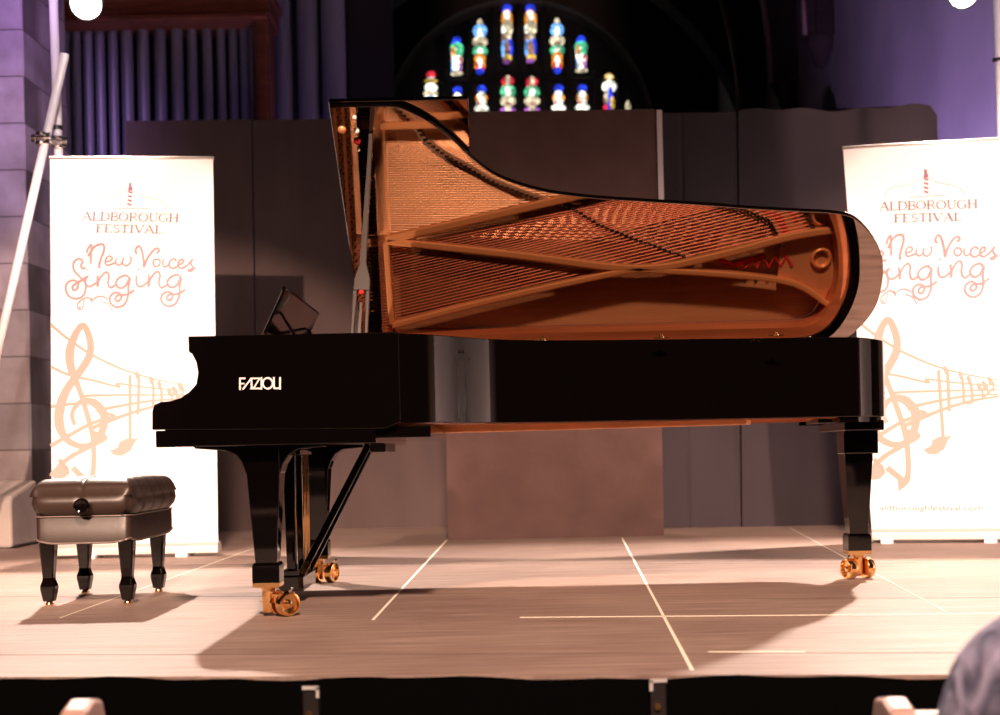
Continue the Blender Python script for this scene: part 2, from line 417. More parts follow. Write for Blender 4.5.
# figure recipes: ellipses (cx, cy, rx, ry, colour) in unit lancet space, cx -1..1, cy 0 top..1 bottom
def fig(kind):
    if kind == 'tall':
        return [(0, .08, .6, .10, 'blue'), (0, .25, .75, .17, 'orange'), (0, .19, .42, .09, 'white'), (-.55, .42, .42, .10, 'white'), (.45, .40, .5, .12, 'cream'), (0, .34, .5, .09, 'cream'),
                (-.1, .60, .7, .13, 'brown'), (.25, .55, .35, .1, 'cream'), (-.65, .76, .38, .16, 'sky'), (.68, .74, .36, .16, 'blue'), (.05, .78, .4, .15, 'brown'), (.1, .91, .6, .07, 'gold'), (-.1, .97, .5, .04, 'violet')]
    if kind == 'mid':
        return [(0, .06, .35, .07, 'cream'), (0, .20, .9, .12, 'sky'), (0, .24, .35, .09, 'white'), (0, .40, 1, .10, 'cream'), (0, .46, .5, .05, 'brown'), (0, .57, 1, .10, 'green'), (0, .60, .35, .09, 'white'),
                (0, .70, .72, .10, 'orange'), (0, .82, .7, .12, 'orange'), (0, .80, .38, .13, 'white'), (-.6, .85, .2, .08, 'red'), (.62, .88, .2, .08, 'red'), (0, .94, .5, .06, 'blue')]
    if kind == 'low':
        return [(0, .08, .55, .11, 'blue'), (-.3, .13, .5, .06, 'blue'), (0, .28, .9, .16, 'green'), (-.3, .42, .6, .14, 'white'), (-.75, .38, .25, .14, 'orange'), (.5, .42, .5, .14, 'green'),
                (0, .58, .75, .12, 'white'), (.75, .62, .25, .12, 'red'), (-.7, .78, .3, .18, 'sky'), (.1, .76, .6, .18, 'white'), (.75, .8, .2, .14, 'violet'), (0, .94, .85, .06, 'cream')]
    if kind == 'bust':
        return [(0, .13, .65, .14, 'blue'), (0, .45, .85, .18, 'orange'), (0, .36, .55, .16, 'white'), (0, .60, .65, .13, 'white'), (-.6, .62, .2, .1, 'red'), (0, .82, 1, .13, 'white'), (0, .97, .6, .1, 'cream')]
    if kind == 'crown':
        return [(0, .16, .8, .13, 'red'), (-.6, .30, .4, .1, 'red'), (0, .14, .3, .12, 'cream'), (0, .42, 1, .17, 'green'), (0, .44, .42, .13, 'white'), (0, .66, 1, .13, 'cream'), (0, .74, .4, .06, 'brown'), (0, .90, 1, .10, 'violet'), (0, .86, .4, .08, 'cream')]
    if kind == 'saint':
        return [(0, .10, .6, .12, 'red'), (0, .26, .55, .10, 'white'), (0, .30, .85, .07, 'gold'), (0, .52, .85, .16, 'white'), (0, .70, .95, .1, 'cream'), (0, .88, .95, .14, 'white'), (.1, .9, .5, .12, 'sky')]
    if kind == 'walker':
        return [(0, .12, .6, .11, 'gold'), (0, .12, .4, .07, 'cream'), (0, .36, .95, .16, 'white'), (-.6, .70, .4, .16, 'brown'), (-.2, .62, .5, .18, 'cream'), (.3, .62, .35, .24, 'blue'), (-.6, .92, .45, .09, 'red'), (.1, .88, .35, .12, 'blue'), (.65, .82, .3, .18, 'gold')]
    return [(0, .5, .8, .5, 'cream'), (0, .8, 1, .2, 'white')]
LANC = [(457, 38, 78, 8, 'low'), (480, 20, 77, 8.2, 'mid'), (507, 5, 66, 8, 'tall'), (530.5, 5, 65, 8.5, 'tall'), (557, 19, 76, 8, 'mid'), (581, 37, 75, 7.8, 'low'),
        (431, 72, 104, 8, 'saint'), (457.5, 87, 117, 7.5, 'bust'), (481.5, 86, 115, 7.5, 'bust'), (508, 75, 116, 8.3, 'crown'), (532, 76, 116, 8.3, 'crown'), (558.5, 85, 114, 7.5, 'bust'),
        (582, 85, 114, 7.5, 'bust'), (609, 73, 112, 8, 'walker'), (628, 101, 118, 3.5, 'bit')]
for cx, y0, y1, hw, kind in LANC:
    c0, c1 = U(cx, y0, WY), U(cx, y1, WY); H = c0.z-c1.z; W = hw/F*WY
    bm = B()
    for i, (ex, ey, rx, ry, col) in enumerate(fig(kind)):
        cxx, czz = c0.x+(c1.x-c0.x)*ey+ex*W*0.55, c0.z-ey*H
        n = 14
        y = WY - 0.012*i - 0.02
        vs = [bm.verts.new((max(c0.x-W, min(c0.x+W, cxx+rx*W*0.95*math.cos(a*2*math.pi/n)+0.0)), y, czz+ry*H*math.sin(a*2*math.pi/n))) for a in range(n)]
        f = bm.faces.new(vs); f.material_index = GN.index(col)
        f2 = bm.faces.new([bm.verts.new((v.co.x, y+0.008, v.co.z)) for v in reversed(vs)]); f2.material_index = f.material_index
    bmesh.ops.translate(bm, verts=bm.verts, vec=(0, 0, 0))
    o = obj('stained_glass_light', bm, [GL[g] for g in GN], win)
bm = B()
for x in (445, 469, 494, 519, 544, 570, 595, 619):
    a = U(x, 2 if 480 < x < 560 else 30 if 450 < x < 590 else 70, WY); b = U(x, 118, WY)
    tube(bm, [(a.x, WY+0.03, a.z), (b.x, WY+0.03, b.z)], 0.05, 6)
for y in (81,):
    a = U(420, y, WY); b = U(620, y-3, WY); tube(bm, [(a.x, WY+0.03, a.z), (b.x, WY+0.03, b.z)], 0.05, 6)
obj('tracery', bm, lead, win)

# ------------------------------------------------------------------ stone pier on the left, organ, pipes
bm = B()
p0 = U(42, 300, 10.0)
prism(bm, [(-6.6, 9.7), (p0.x-0.02, 9.7), (p0.x, 9.72), (p0.x+0.02, 10.6), (-6.6, 10.6)], -0.9, 11)
struct('wall_pier', bm, M['stone'])
bm = B()
zt = U(20, 478, 9.6).z; zb = 0.0
prism(bm, [(9.2, 0.0), (9.72, 0.0), (9.72, 0.46), (9.66, 0.45), (9.24, 0.36), (9.2, 0.33)], -6.6, p0.x+0.03, 'x')
struct('trim_1', bm, mat('pale_plinth_stone', (0.42, 0.36, 0.34), 0.9, vary=0.2, scale=(2, 2, 2), bump=0.3), bevel=0.02)

OY = 12.6
org = thing('pipe_organ', (U(160, 300, OY).x, OY, GZ), 'organ front with purple-lit pipes in a reddish-brown wooden case, left of the piano', 'organ')
bm = B()
a = U(57, 0, OY); b = U(272, 25, OY)
box(bm, a.x, b.x+0.02, OY-0.25, OY+0.3, U(160, 24, OY).z, U(160, 6, OY).z)
box(bm, a.x, b.x+0.05, OY-0.32, OY+0.3, U(160, 9, OY).z, U(160, 1, OY).z)
box(bm, a.x, b.x, OY-0.28, OY+0.3, U(160, 27, OY).z-0.02, U(160, 23, OY).z)
obj('cornice', bm, M['organwood'], org, bevel=0.012)
bm = B(); q = U(259, 60, OY); box(bm, q.x, U(273, 60, OY).x, OY-0.2, OY+0.1, GZ, U(160, 24, OY).z)
box(bm, q.x+0.03, U(273, 60, OY).x-0.03, OY-0.23, OY, GZ, U(160, 24, OY).z); obj('post', bm, M['organwood'], org, bevel=0.008)
bm = B(); box(bm, a.x, U(259, 60, OY).x, OY-0.1, OY+0.3, GZ, 0.6); obj('base_panel', bm, M['organwood'], org)
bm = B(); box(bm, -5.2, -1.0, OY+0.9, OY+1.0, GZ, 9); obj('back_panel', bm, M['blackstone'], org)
pipex = [66, 77, 89, 101, 114, 128, 144, 161, 178, 193, 208, 222, 234, 245, 254]
for i, x in enumerate(pipex):
    wpx = 4.0 + (1.9 if 120 < x < 190 else 0.9 if x < 215 else 0.2)
    c = U(x, 100, OY+0.05); r = wpx/F*OY*1.02
    bm = B()
    lathe(bm, [(r*0.35, 0), (r, 1.0), (r, 6.0)], (c.x, OY+0.05, -0.6), n=18)
    mouth = 0.42
    o = obj('organ_pipe', bm, M['pipe'], org, autos=50)
for x, wpx, yy in ((283, 9.0, 13.3), (308, 10.5, 13.3), (334, 12, 13.3), (362, 11, 13.9)):
    c = U(x, 60, yy); r = wpx/F*yy
    bm = B(); lathe(bm, [(r*0.35, 0), (r, 1.1), (r, 9.5)], (c.x, yy, -0.8), n=22)
    o = obj('organ_pipe', bm, M['pipe'], org, autos=50)

# ------------------------------------------------------------------ stage
e0, e1 = G(0, 677), G(955, 674.5)
sl = (e1.y-e0.y)/(e1.x-e0.x)
def front_y(x): return e0.y + (x-e0.x)*sl
stage = thing('stage_platform', (0, 7, GZ), 'low wooden stage of pale brown boards with black skirt under its front edge', 'stage')
XL, XR = -5.6, 4.15
bm = B(); prism(bm, [(XL, front_y(XL)), (XR, front_y(XR)), (XR, 12.0), (p0.x+0.06, 12.0), (p0.x+0.06, 9.18), (XL, 9.18)], -0.045, 0.0)
obj('deck', bm, M['deck'], stage)
bm = B()
N = 160
top = []; bot = []
for i in range(N+1):
    x = XL+(XR-XL)*i/N
    wv = 0.008*math.sin(x*23)+0.006*math.sin(x*51+1)
    top.append((x, front_y(x)-0.012+wv*0.3, -0.004-0.004*math.sin(x*7)-0.003*math.sin(x*19))); bot.append((x, front_y(x)+0.01+wv, GZ))
tv = [bm.verts.new(p) for p in top]; bv = [bm.verts.new(p) for p in bot]
tb = [bm.verts.new((p[0], p[1]+0.012, p[2]-0.002)) for p in top]; bb = [bm.verts.new((p[0], p[1]+0.01, p[2])) for p in bot]
for i in range(N):
    bm.faces.new((tv[i], tv[i+1], bv[i+1], bv[i])); bm.faces.new((tb[i], bb[i], bb[i+1], tb[i+1])); bm.faces.new((tv[i], tb[i], tb[i+1], tv[i+1]))
obj('skirt', bm, M['skirt'], stage, smooth=True)
def strip(bm, p, q, wd, z=0.0015):
    a = G(*p); b = G(*q); d = (b-a); d.z = 0; s = Vector((-d.y, d.x, 0)).normalized()*wd/2
    vs = [a-s, a+s, b+s, b-s]
    loft(bm, [[(v.x, v.y, 0.0) for v in vs], [(v.x, v.y, z) for v in vs]])
for p, q, wd in (((622, 538), (692, 670), 0.011), ((447, 540), (373, 620), 0.011), ((520, 617.5), (1030, 613.5), 0.014), ((708, 652), (805, 652), 0.008), ((790, 528), (946, 612), 0.005), ((255, 548), (60, 618), 0.005)):
    bm = B(); strip(bm, p, q, wd); o = obj('tape_strip', bm, M['tape'], stage)
bm = B()
strip(bm, (-200, 655.5), (1300, 652), 0.006, 0.0008); strip(bm, (-200, 597.5), (400, 596), 0.004, 0.0008); strip(bm, (745, 598.5), (1300, 597), 0.004, 0.0008)
strip(bm, (-300, 566), (1300, 562), 0.006, 0.0008)
obj('board_seam', bm, M['seam'], stage)
def leg_post(px):
    p = U(px, 690, front_y(0)-0.05)
    bm = B(); box(bm, p.x-0.021, p.x+0.021, p.y-0.03, p.y+0.02, GZ, -0.012); o = obj('support_post', bm, M['black_satin'], stage, bevel=0.004)
    bm = B(); box(bm, p.x-0.021, p.x+0.023, p.y-0.034, p.y-0.030, -0.012, -0.003)
    box(bm, p.x+0.015 if px < 500 else p.x-0.023, p.x+0.023 if px < 500 else p.x-0.014, p.y-0.034, p.y-0.030, -0.034, -0.006)
    obj('corner_bracket', bm, M['alu'], stage); bm = B(); lathe(bm, [(0.003, 0), (0.009, 0.003), (0.009, 0.008)], (p.x-0.003, p.y-0.03, -0.075), (0, -1, 0), 10)
    obj('bolt', bm, M['brass'], stage)
leg_post(312); leg_post(657)

# ------------------------------------------------------------------ drapes behind
def drape(name, label, x0t, x0b, x1t, x1b, Y, zt0, zt1, zb, m, seams=(), wrinkle=0.01, thick=0.05, bow=0.0, group=None):
    """a cloth-covered screen standing on the stage: gently wrinkled front, solid thickness"""
    nx, nz = 60, 44
    bm = B(); g = []
    for j in range(nz+1):
        row = []
        t = j/nz
        for i in range(nx+1):
            s = i/nx
            x = (x0b+(x0t-x0b)*t)*(1-s) + (x1b+(x1t-x1b)*t)*s
            zt = zt0*(1-s)+zt1*s + bow*math.sin(s*9)*0.012 + (0.0 if bow == 0 else 0.01*math.sin(s*23))
            if bow and s > 0.965: zt -= (s-0.965)*1.8
            z = zb+(zt-zb)*t
            edge = min(1, s*12, (1-s)*12)*min(1, (1-t)*10)
            y = Y + edge*wrinkle*(math.sin(x*2.3+z*3.1+math.sin(z*2)*1.5)+0.5*math.sin(x*6.1-z*5.2+1.3)+0.35*math.sin(z*13+math.sin(x*3)*2)*max(0, 1-t*3))
            for sx in seams:
                y += 0.012*math.exp(-((x-sx)/0.012)**2)
            row.append(bm.verts.new((x, y, z)))
        g.append(row)
    for j in range(nz):
        for i in range(nx):
            bm.faces.new((g[j][i], g[j][i+1], g[j+1][i+1], g[j+1][i]))
    # back and sides
    bk = [bm.verts.new((g[j][i].co.x, Y+thick, g[j][i].co.z)) for j, i in ((0, 0), (0, nx), (nz, nx), (nz, 0))]
    bm.faces.new(bk)
    bm.faces.new([g[j][0] for j in range(nz+1)]+[bk[3], bk[0]]); bm.faces.new([g[j][nx] for j in range(nz+1)]+[bk[2], bk[1]])
    bm.faces.new([g[0][i] for i in range(nx+1)]+[bk[1], bk[0]]); bm.faces.new([g[nz][i] for i in range(nx+1)]+[bk[2], bk[3]])
    o = obj(name, bm, m, None, smooth=True); o.data.set_sharp_from_angle(angle=R(50))
    return tag(o, label, 'screen', group)
YB = 10.7
def xs(px, py, Y): return U(px, py, Y).x
# left: two panels with a seam at x=252, another at 330
drape('drape_screen', 'dark drape-covered screen at far left, mostly behind the left banner', xs(126, 120, YB), xs(130, 528, YB), xs(252, 120, YB)-0.004, xs(258, 528, YB)-0.004, YB, U(126, 121, YB).z, U(252, 119.5, YB).z, 0.0, M['cloth_dark'])
drape('drape_screen', 'dark brown drape-covered screen between left banner and the middle screen', xs(252, 120, YB)+0.004, xs(258, 528, YB)+0.004, xs(446, 118, YB), xs(452, 528, YB), YB+0.02, U(252, 119.5, YB).z, U(446, 117, YB).z, 0.0, M['cloth_dark'], seams=(xs(296, 300, YB),))
YM = 9.05
mid = drape('drape_screen', 'brown drape-covered screen in the middle, standing forward with a pale right edge', xs(441, 109, YM), xs(448, 537, YM), xs(656, 109, YM), xs(664, 537, YM), YM, U(441, 112, YM).z, U(656, 109, YM).z, 0.0, M['cloth_mid'], wrinkle=0.012)
bm = B(); a = U(657.5, 110, YM-0.01); b = U(664, 400, YM-0.01); box(bm, -0.003, 0.003, -0.006, 0.03, 0, (a-b).length)
Mx = Matrix.Translation(b) @ (a-b).to_track_quat('Z', 'Y').to_matrix().to_4x4()
for v in bm.verts: v.co = Mx @ v.co
eo = obj('edge_trim', bm, mat('grey_edge_trim', (0.6, 0.55, 0.56), 0.6), mid)
YR = 9.88
drape('drape_screen', 'dark narrow drape-covered screen just right of the middle screen', xs(650, 112, YR), xs(655, 527, YR), xs(738, 112, YR)-0.003, xs(742, 527, YR)-0.003, YR+0.03, U(650, 112.5, YR).z, U(738, 111, YR).z, 0.0, M['cloth_right'], seams=(xs(689, 480, YR),))
drape('drape_screen', 'wide dark drape-covered screen behind the piano tail and right banner', xs(738, 111, YR)+0.003, xs(742, 527, YR)+0.003, xs(937, 107, YR), xs(944, 527, YR), YR, U(738, 111, YR).z, U(937, 106, YR).z, 0.0, M['cloth_right'], bow=1.0)

# ------------------------------------------------------------------ roll-up banners
def inv_bilinear(px, py, TL, TR, BL, BR):
    a = b = 0.5
    for _ in range(12):
        x = (TL[0]*(1-a)+TR[0]*a)*(1-b)+(BL[0]*(1-a)+BR[0]*a)*b; y = (TL[1]*(1-a)+TR[1]*a)*(1-b)+(BL[1]*(1-a)+BR[1]*a)*b
        a += (px-x)/165; b += (py-y)/395
    return a, b
QR = ((843, 148), (1009, 138.5), (873, 545), (1039, 546))
QL = ((50, 158), (213, 158), (52, 543), (218, 543))
def fr(ox, oy, sc, pts, Q): return [inv_bilinear(ox+x/sc, oy+y/sc, *Q) for x, y in pts]

ART = []   # (points in banner space, width, material key)
k1 = (880, 230, 8.333)
def ar(pts, wd, mk, k=k1, Q=QR, sm=True):
    p = fr(k[0], k[1], k[2], pts, Q)
    if sm: p = [tuple(q) for q in cr([(a, b, 0) for a, b in p], 5)]
    if mk == 'ink': wd *= 0.82
    ART.append(([(q[0], q[1]) for q in p], wd, mk))
k2 = (60, 240, 7.143)
# capital S from the left banner
ar([(185, 195), (165, 205), (150, 185), (165, 150), (130, 135), (98, 165), (100, 215), (140, 260), (178, 300), (185, 350), (165, 400), (115, 420), (65, 400), (42, 350), (55, 305), (95, 288), (130, 305), (125, 345), (100, 360), (90, 335), (110, 315), (150, 290), (205, 260)], 0.0065, 'ink', k2, QL)
# N e w
ar([(60, 120), (70, 80), (95, 45), (98, 110), (100, 215)], 0.006, 'ink')
ar([(75, 150), (110, 80), (150, 45), (195, 42), (205, 90), (185, 160), (172, 230), (185, 245)], 0.007, 'ink')
ar([(225, 190), (262, 180), (280, 155), (255, 140), (228, 160), (222, 200), (245, 220), (285, 205), (315, 190)], 0.005, 'ink')
ar([(315, 155), (310, 190), (330, 215), (360, 200), (375, 150), (370, 195), (395, 218), (430, 195), (440, 150), (425, 140)], 0.005, 'ink')
# V o i c e s
ar([(490, 110), (472, 95), (478, 60), (500, 42), (525, 80), (545, 160), (552, 222), (575, 150), (620, 75), (655, 55), (672, 75), (650, 100)], 0.0065, 'ink')
ar([(665, 150), (635, 155), (628, 190), (650, 215), (680, 200), (685, 165), (665, 148), (690, 160)], 0.005, 'ink')
ar([(712, 150), (708, 190), (725, 215), (755, 200)], 0.005, 'ink'); ar([(716, 115), (718, 122)], 0.006, 'ink')
ar([(825, 160), (800, 140), (768, 165), (765, 205), (795, 225), (835, 205)], 0.006, 'ink')
ar([(835, 195), (870, 180), (885, 155), (865, 142), (842, 165), (842, 205), (870, 222), (915, 195)], 0.006, 'ink')
ar([(915, 195), (960, 140), (945, 175), (970, 215), (950, 245), (925, 235), (990, 215)], 0.006, 'ink')
# i n g i n g
ar([(70, 320), (66, 370), (85, 405), (120, 405), (165, 370)], 0.006, 'ink'); ar([(78, 262), (80, 270)], 0.008, 'ink')
ar([(165, 310), (172, 410), (180, 350), (215, 295), (245, 280), (262, 310), (258, 370), (280, 412), (330, 385)], 0.006, 'ink')
def g_letter(dx):
    ar([(440+dx, 330-dx*0.05), (405+dx, 300-dx*0.05), (350+dx, 325-dx*0.05), (325+dx, 370-dx*0.05), (355+dx, 412-dx*0.05), (405+dx, 395-dx*0.05), (440+dx, 320-dx*0.05), (432+dx, 400-dx*0.05), (435+dx, 480-dx*0.05),
        (405+dx, 555-dx*0.05), (345+dx, 580-dx*0.05), (292+dx, 545-dx*0.05), (285+dx, 490-dx*0.05), (330+dx, 452-dx*0.05), (375+dx, 470-dx*0.05), (375+dx, 510-dx*0.05), (345+dx, 528-dx*0.05), (328+dx, 505-dx*0.05), (355+dx, 475-dx*0.05), (430+dx, 465-dx*0.05), (485+dx, 425-dx*0.05)], 0.0065, 'ink')
g_letter(0); g_letter(432)
ar([(497, 300), (495, 350), (515, 390), (550, 388), (595, 350)], 0.006, 'ink'); ar([(508, 240), (510, 250)], 0.009, 'ink')
ar([(597, 285), (602, 395), (612, 330), (645, 275), (675, 258), (692, 290), (688, 350), (710, 398), (760, 370)], 0.006, 'ink')
# flourish under the S
ar([(130, 490), (125, 460), (155, 430), (200, 410), (230, 430), (270, 405), (310, 405), (345, 425)], 0.004, 'ink', k2, QL)
ar([(150, 470), (135, 495), (160, 490), (175, 430)], 0.003, 'ink', k2, QL); ar([(225, 410), (232, 450)], 0.004, 'ink', k2, QL); ar([(300, 440), (350, 460), (380, 510)], 0.003, 'ink', k2, QL)
# crest: lighthouse-like striped tower, thin arcs
k3 = (880, 160, 8.333)
ar([(388, 78), (389, 118)], 0.007, 'inkred', k3, sm=False); ar([(376, 128), (410, 132)], 0.010, 'inkred', k3, sm=False)
for y in (160, 196, 232, 266): ar([(375, y-6), (412, y+6)], 0.0045, 'inkred', k3, sm=False)
ar([(40, 320), (60, 260), (120, 225), (250, 205), (380, 140), (500, 190), (640, 215), (700, 260), (715, 310)], 0.0016, 'inkpale', k3)
ar([(260, 312), (400, 300), (560, 296)], 0.002, 'inkpale', k3)
# serif capitals
TH, tn = 0.21, 0.075
def arc(cx, cy, rx, ry, a0, a1, n=12): return [(cx+rx*math.cos(R(a0+(a1-a0)*i/n)), cy-ry*math.sin(R(a0+(a1-a0)*i/n))) for i in range(n+1)]
SER = {
 'A': (0.95, [([(0.08, 1), (0.46, 0)], tn), ([(0.46, 0), (0.85, 1)], TH), ([(0.22, .65), (.70, .65)], tn), ([(0, 1), (.2, 1)], tn), ([(.68, 1), (1, 1)], tn)]),
 'L': (0.78, [([(.2, 0), (.2, 1)], TH), ([(.05, 0), (.36, 0)], tn), ([(.05, 1), (.75, 1), (.75, .75)], tn)]),
 'D': (0.95, [([(.2, 0), (.2, 1)], TH), ([(.05, 0), (.45, 0)]+arc(.42, .5, .46, .5, 90, 45, 4), tn), (arc(.42, .5, .46, .47, 50, -50), TH*.8), (arc(.42, .5, .46, .5, -45, -90, 4)+[(.05, 1)], tn)]),
 'B': (0.82, [([(.2, 0), (.2, 1)], TH), ([(.05, 0), (.45, 0)], tn), (arc(.45, .24, .24, .24, 90, -90), .11), ([(.2, .48), (.5, .48)], tn), (arc(.48, .74, .28, .26, 90, -90), .12), ([(.05, 1), (.48, 1)], tn)]),
 'O': (1.0, [(arc(.5, .5, .42, .5, 0, 360, 24), tn), (arc(.5, .5, .41, .46, 130, 230, 8), TH*.8), (arc(.5, .5, .41, .46, -50, 50, 8), TH*.8)]),
 'R': (0.92, [([(.2, 0), (.2, 1)], TH), ([(.05, 0), (.45, 0)], tn), (arc(.45, .26, .27, .26, 90, -90), .12), ([(.2, .52), (.5, .52), (.85, 1)], .10), ([(.05, 1), (.36, 1)], tn)]),
 'U': (0.95, [([(.2, 0), (.2, .6)]+arc(.5, .65, .3, .35, 180, 250, 6), TH*.8), (arc(.5, .65, .3, .35, 250, 360, 6)+[(.8, 0)], tn), ([(.05, 0), (.36, 0)], tn), ([(.66, 0), (.94, 0)], tn)]),
 'G': (1.0, [(arc(.5, .5, .42, .5, 40, 320, 20), tn), (arc(.5, .5, .41, .46, 130, 230, 8), TH*.8), ([(.82, .55), (.82, .9)], TH*.8), ([(.65, .55), (.95, .55)], tn)]),
 'H': (1.05, [([(.2, 0), (.2, 1)], TH), ([(.82, 0), (.82, 1)], TH), ([(.2, .48), (.82, .48)], tn), ([(.05, 0), (.36, 0)], tn), ([(.05, 1), (.36, 1)], tn), ([(.66, 0), (.97, 0)], tn), ([(.66, 1), (.97, 1)], tn)]),
 'F': (0.78, [([(.2, 0), (.2, 1)], TH), ([(.05, 0), (.7, 0), (.7, .2)], tn), ([(.2, .48), (.55, .48)], tn), ([(.05, 1), (.36, 1)], tn)]),
 'E': (0.8, [([(.2, 0), (.2, 1)], TH), ([(.05, 0), (.7, 0), (.7, .2)], tn), ([(.2, .48), (.55, .48)], tn), ([(.05, 1), (.74, 1), (.74, .78)], tn)]),
 'S': (0.72, [(arc(.38, .26, .25, .25, 30, 230, 10)+arc(.36, .74, .27, .25, 70, -150, 12), .10)]),
 'T': (0.85, [([(.42, 0), (.42, 1)], TH), ([(.05, .2), (.05, 0), (.8, 0), (.8, .2)], tn), ([(.26, 1), (.58, 1)], tn)]),
 'I': (0.45, [([(.22, 0), (.22, 1)], TH), ([(.05, 0), (.4, 0)], tn), ([(.05, 1), (.4, 1)], tn)]),
 'V': (0.95, [([(.12, 0), (.48, 1)], TH), ([(.48, 1), (.86, 0)], tn), ([(0, 0), (.28, 0)], tn), ([(.72, 0), (1, 0)], tn)]),
}
def serif(text, x0, x1, y0, y1, mk, rise=0.0):
    tot = sum(SER[c][0] for c in text)
    # photo pixels on the right banner
    sx = (x1-x0)/tot; x = x0
    for c in text:
        wd, st = SER[c]
        for pts, t in st:
            P = []
            for px, py in pts:
                X = x+px*sx; Y = y0+(y1-y0)*py-rise*(X-x0)/(x1-x0)
                P.append(inv_bilinear(X, Y, *QR))
            ART.append((P, t*(y1-y0)/397, mk))
        x += wd*sx
serif('ALDBOROUGH', 880, 979, 202, 210.5, 'inkgrey', 2.4)
serif('FESTIVAL', 894.5, 963, 214.3, 222.2, 'inkgrey', 1.6)
# stave and notes
kL, kR = (48, 320, 4.472), (880, 340, 5.107)
def both(ptsL, ptsR, wd, mk='inkgold', taper=None):
    p = fr(*kL, ptsL, QL) + fr(*kR, ptsR, QR)
    p = [(q[0], q[1]) for q in cr([(a, b, 0) for a, b in p], 6)]
    ART.append((p, wd, mk))
lw = lambda a: a
both([(10, 18), (90, 85), (200, 158), (320, 215)], [(180, 90), (280, 130), (400, 165), (520, 190), (610, 205)], (0.008, 0.0025))
both([(10, 208), (100, 248), (200, 270), (320, 300)], [(240, 200), (380, 217), (500, 226), (610, 232)], (0.008, 0.0025))
both([(10, 388), (80, 378), (200, 366)], [(60, 272), (240, 262), (420, 258), (610, 256)], (0.009, 0.0028))
both([(10, 565), (70, 530), (200, 460), (300, 430)], [(150, 350), (250, 322), (400, 293), (500, 282), (610, 276)], (0.012, 0.003))
both([(10, 700), (90, 620), (180, 570), (260, 525)], [(120, 450), (250, 385), (370, 340), (500, 305), (610, 288)], (0.014, 0.004))
def clef(pts, wd): 
    p = fr(*kL, pts, QL); p = [(q[0], q[1]) for q in cr([(a, b, 0) for a, b in p], 6)]; ART.append((p, wd, 'inkgold'))
clef([(120, 470), (108, 430), (118, 395), (150, 365), (205, 370), (250, 420), (245, 490), (205, 550), (150, 565), (85, 535), (52, 470), (55, 390), (85, 310), (140, 235), (185, 160), (188, 90), (160, 25), (125, 60), (98, 140), (105, 220), (140, 310), (175, 420), (200, 520), (205, 620), (200, 690), (185, 720), (150, 725)], [0.010, .012, .012, .014, .022, .024, .02, .018, .016, .018, .026, .026, .022, .02, .02, .018, .016, .018, .024, .022, .014, .014, .014, .014, .014, .02, .05])
ar([(150, 680), (130, 700)], 0.05, 'inkgold', kL, QL, sm=False)
def blob(pts, k, Q):
    ART.append((fr(*k, pts, Q), None, 'inkgold'))
ar([(367, 245), (368, 545)], 0.009, 'inkgold', kL, QL, sm=False)
blob([(275, 585), (310, 570), (320, 545), (350, 530), (385, 530), (412, 525), (390, 545), (370, 585), (330, 608), (295, 605)], kL, QL)
for x, y0, y1, wd in ((350, 150, 365, .009), (425, 175, 318, .008), (468, 200, 322, .008), (520, 235, 300, .006), (545, 225, 285, .005), (575, 205, 262, .005)):
    ar([(x-12, y0), (x, y0+25), (x+7, y1-50), (x+8, y1)], wd, 'inkgold', kR, QR)
    blob([(x-25, y0-12), (x-10, y0-20), (x+4, y0), (x+2, y0+30), (x-14, y0+25)], kR, QR)
ar([(430, 318), (475, 320)], 0.010, 'inkgold', kR, QR, sm=False); ar([(520, 300), (560, 270), (577, 245)], 0.005, 'inkgold', kR, QR)
blob([(60-80, 600), (20-60, 610), (20, 640), (30, 680), (0, 710), (-40, 715), (-70, 690)], kR, QR)

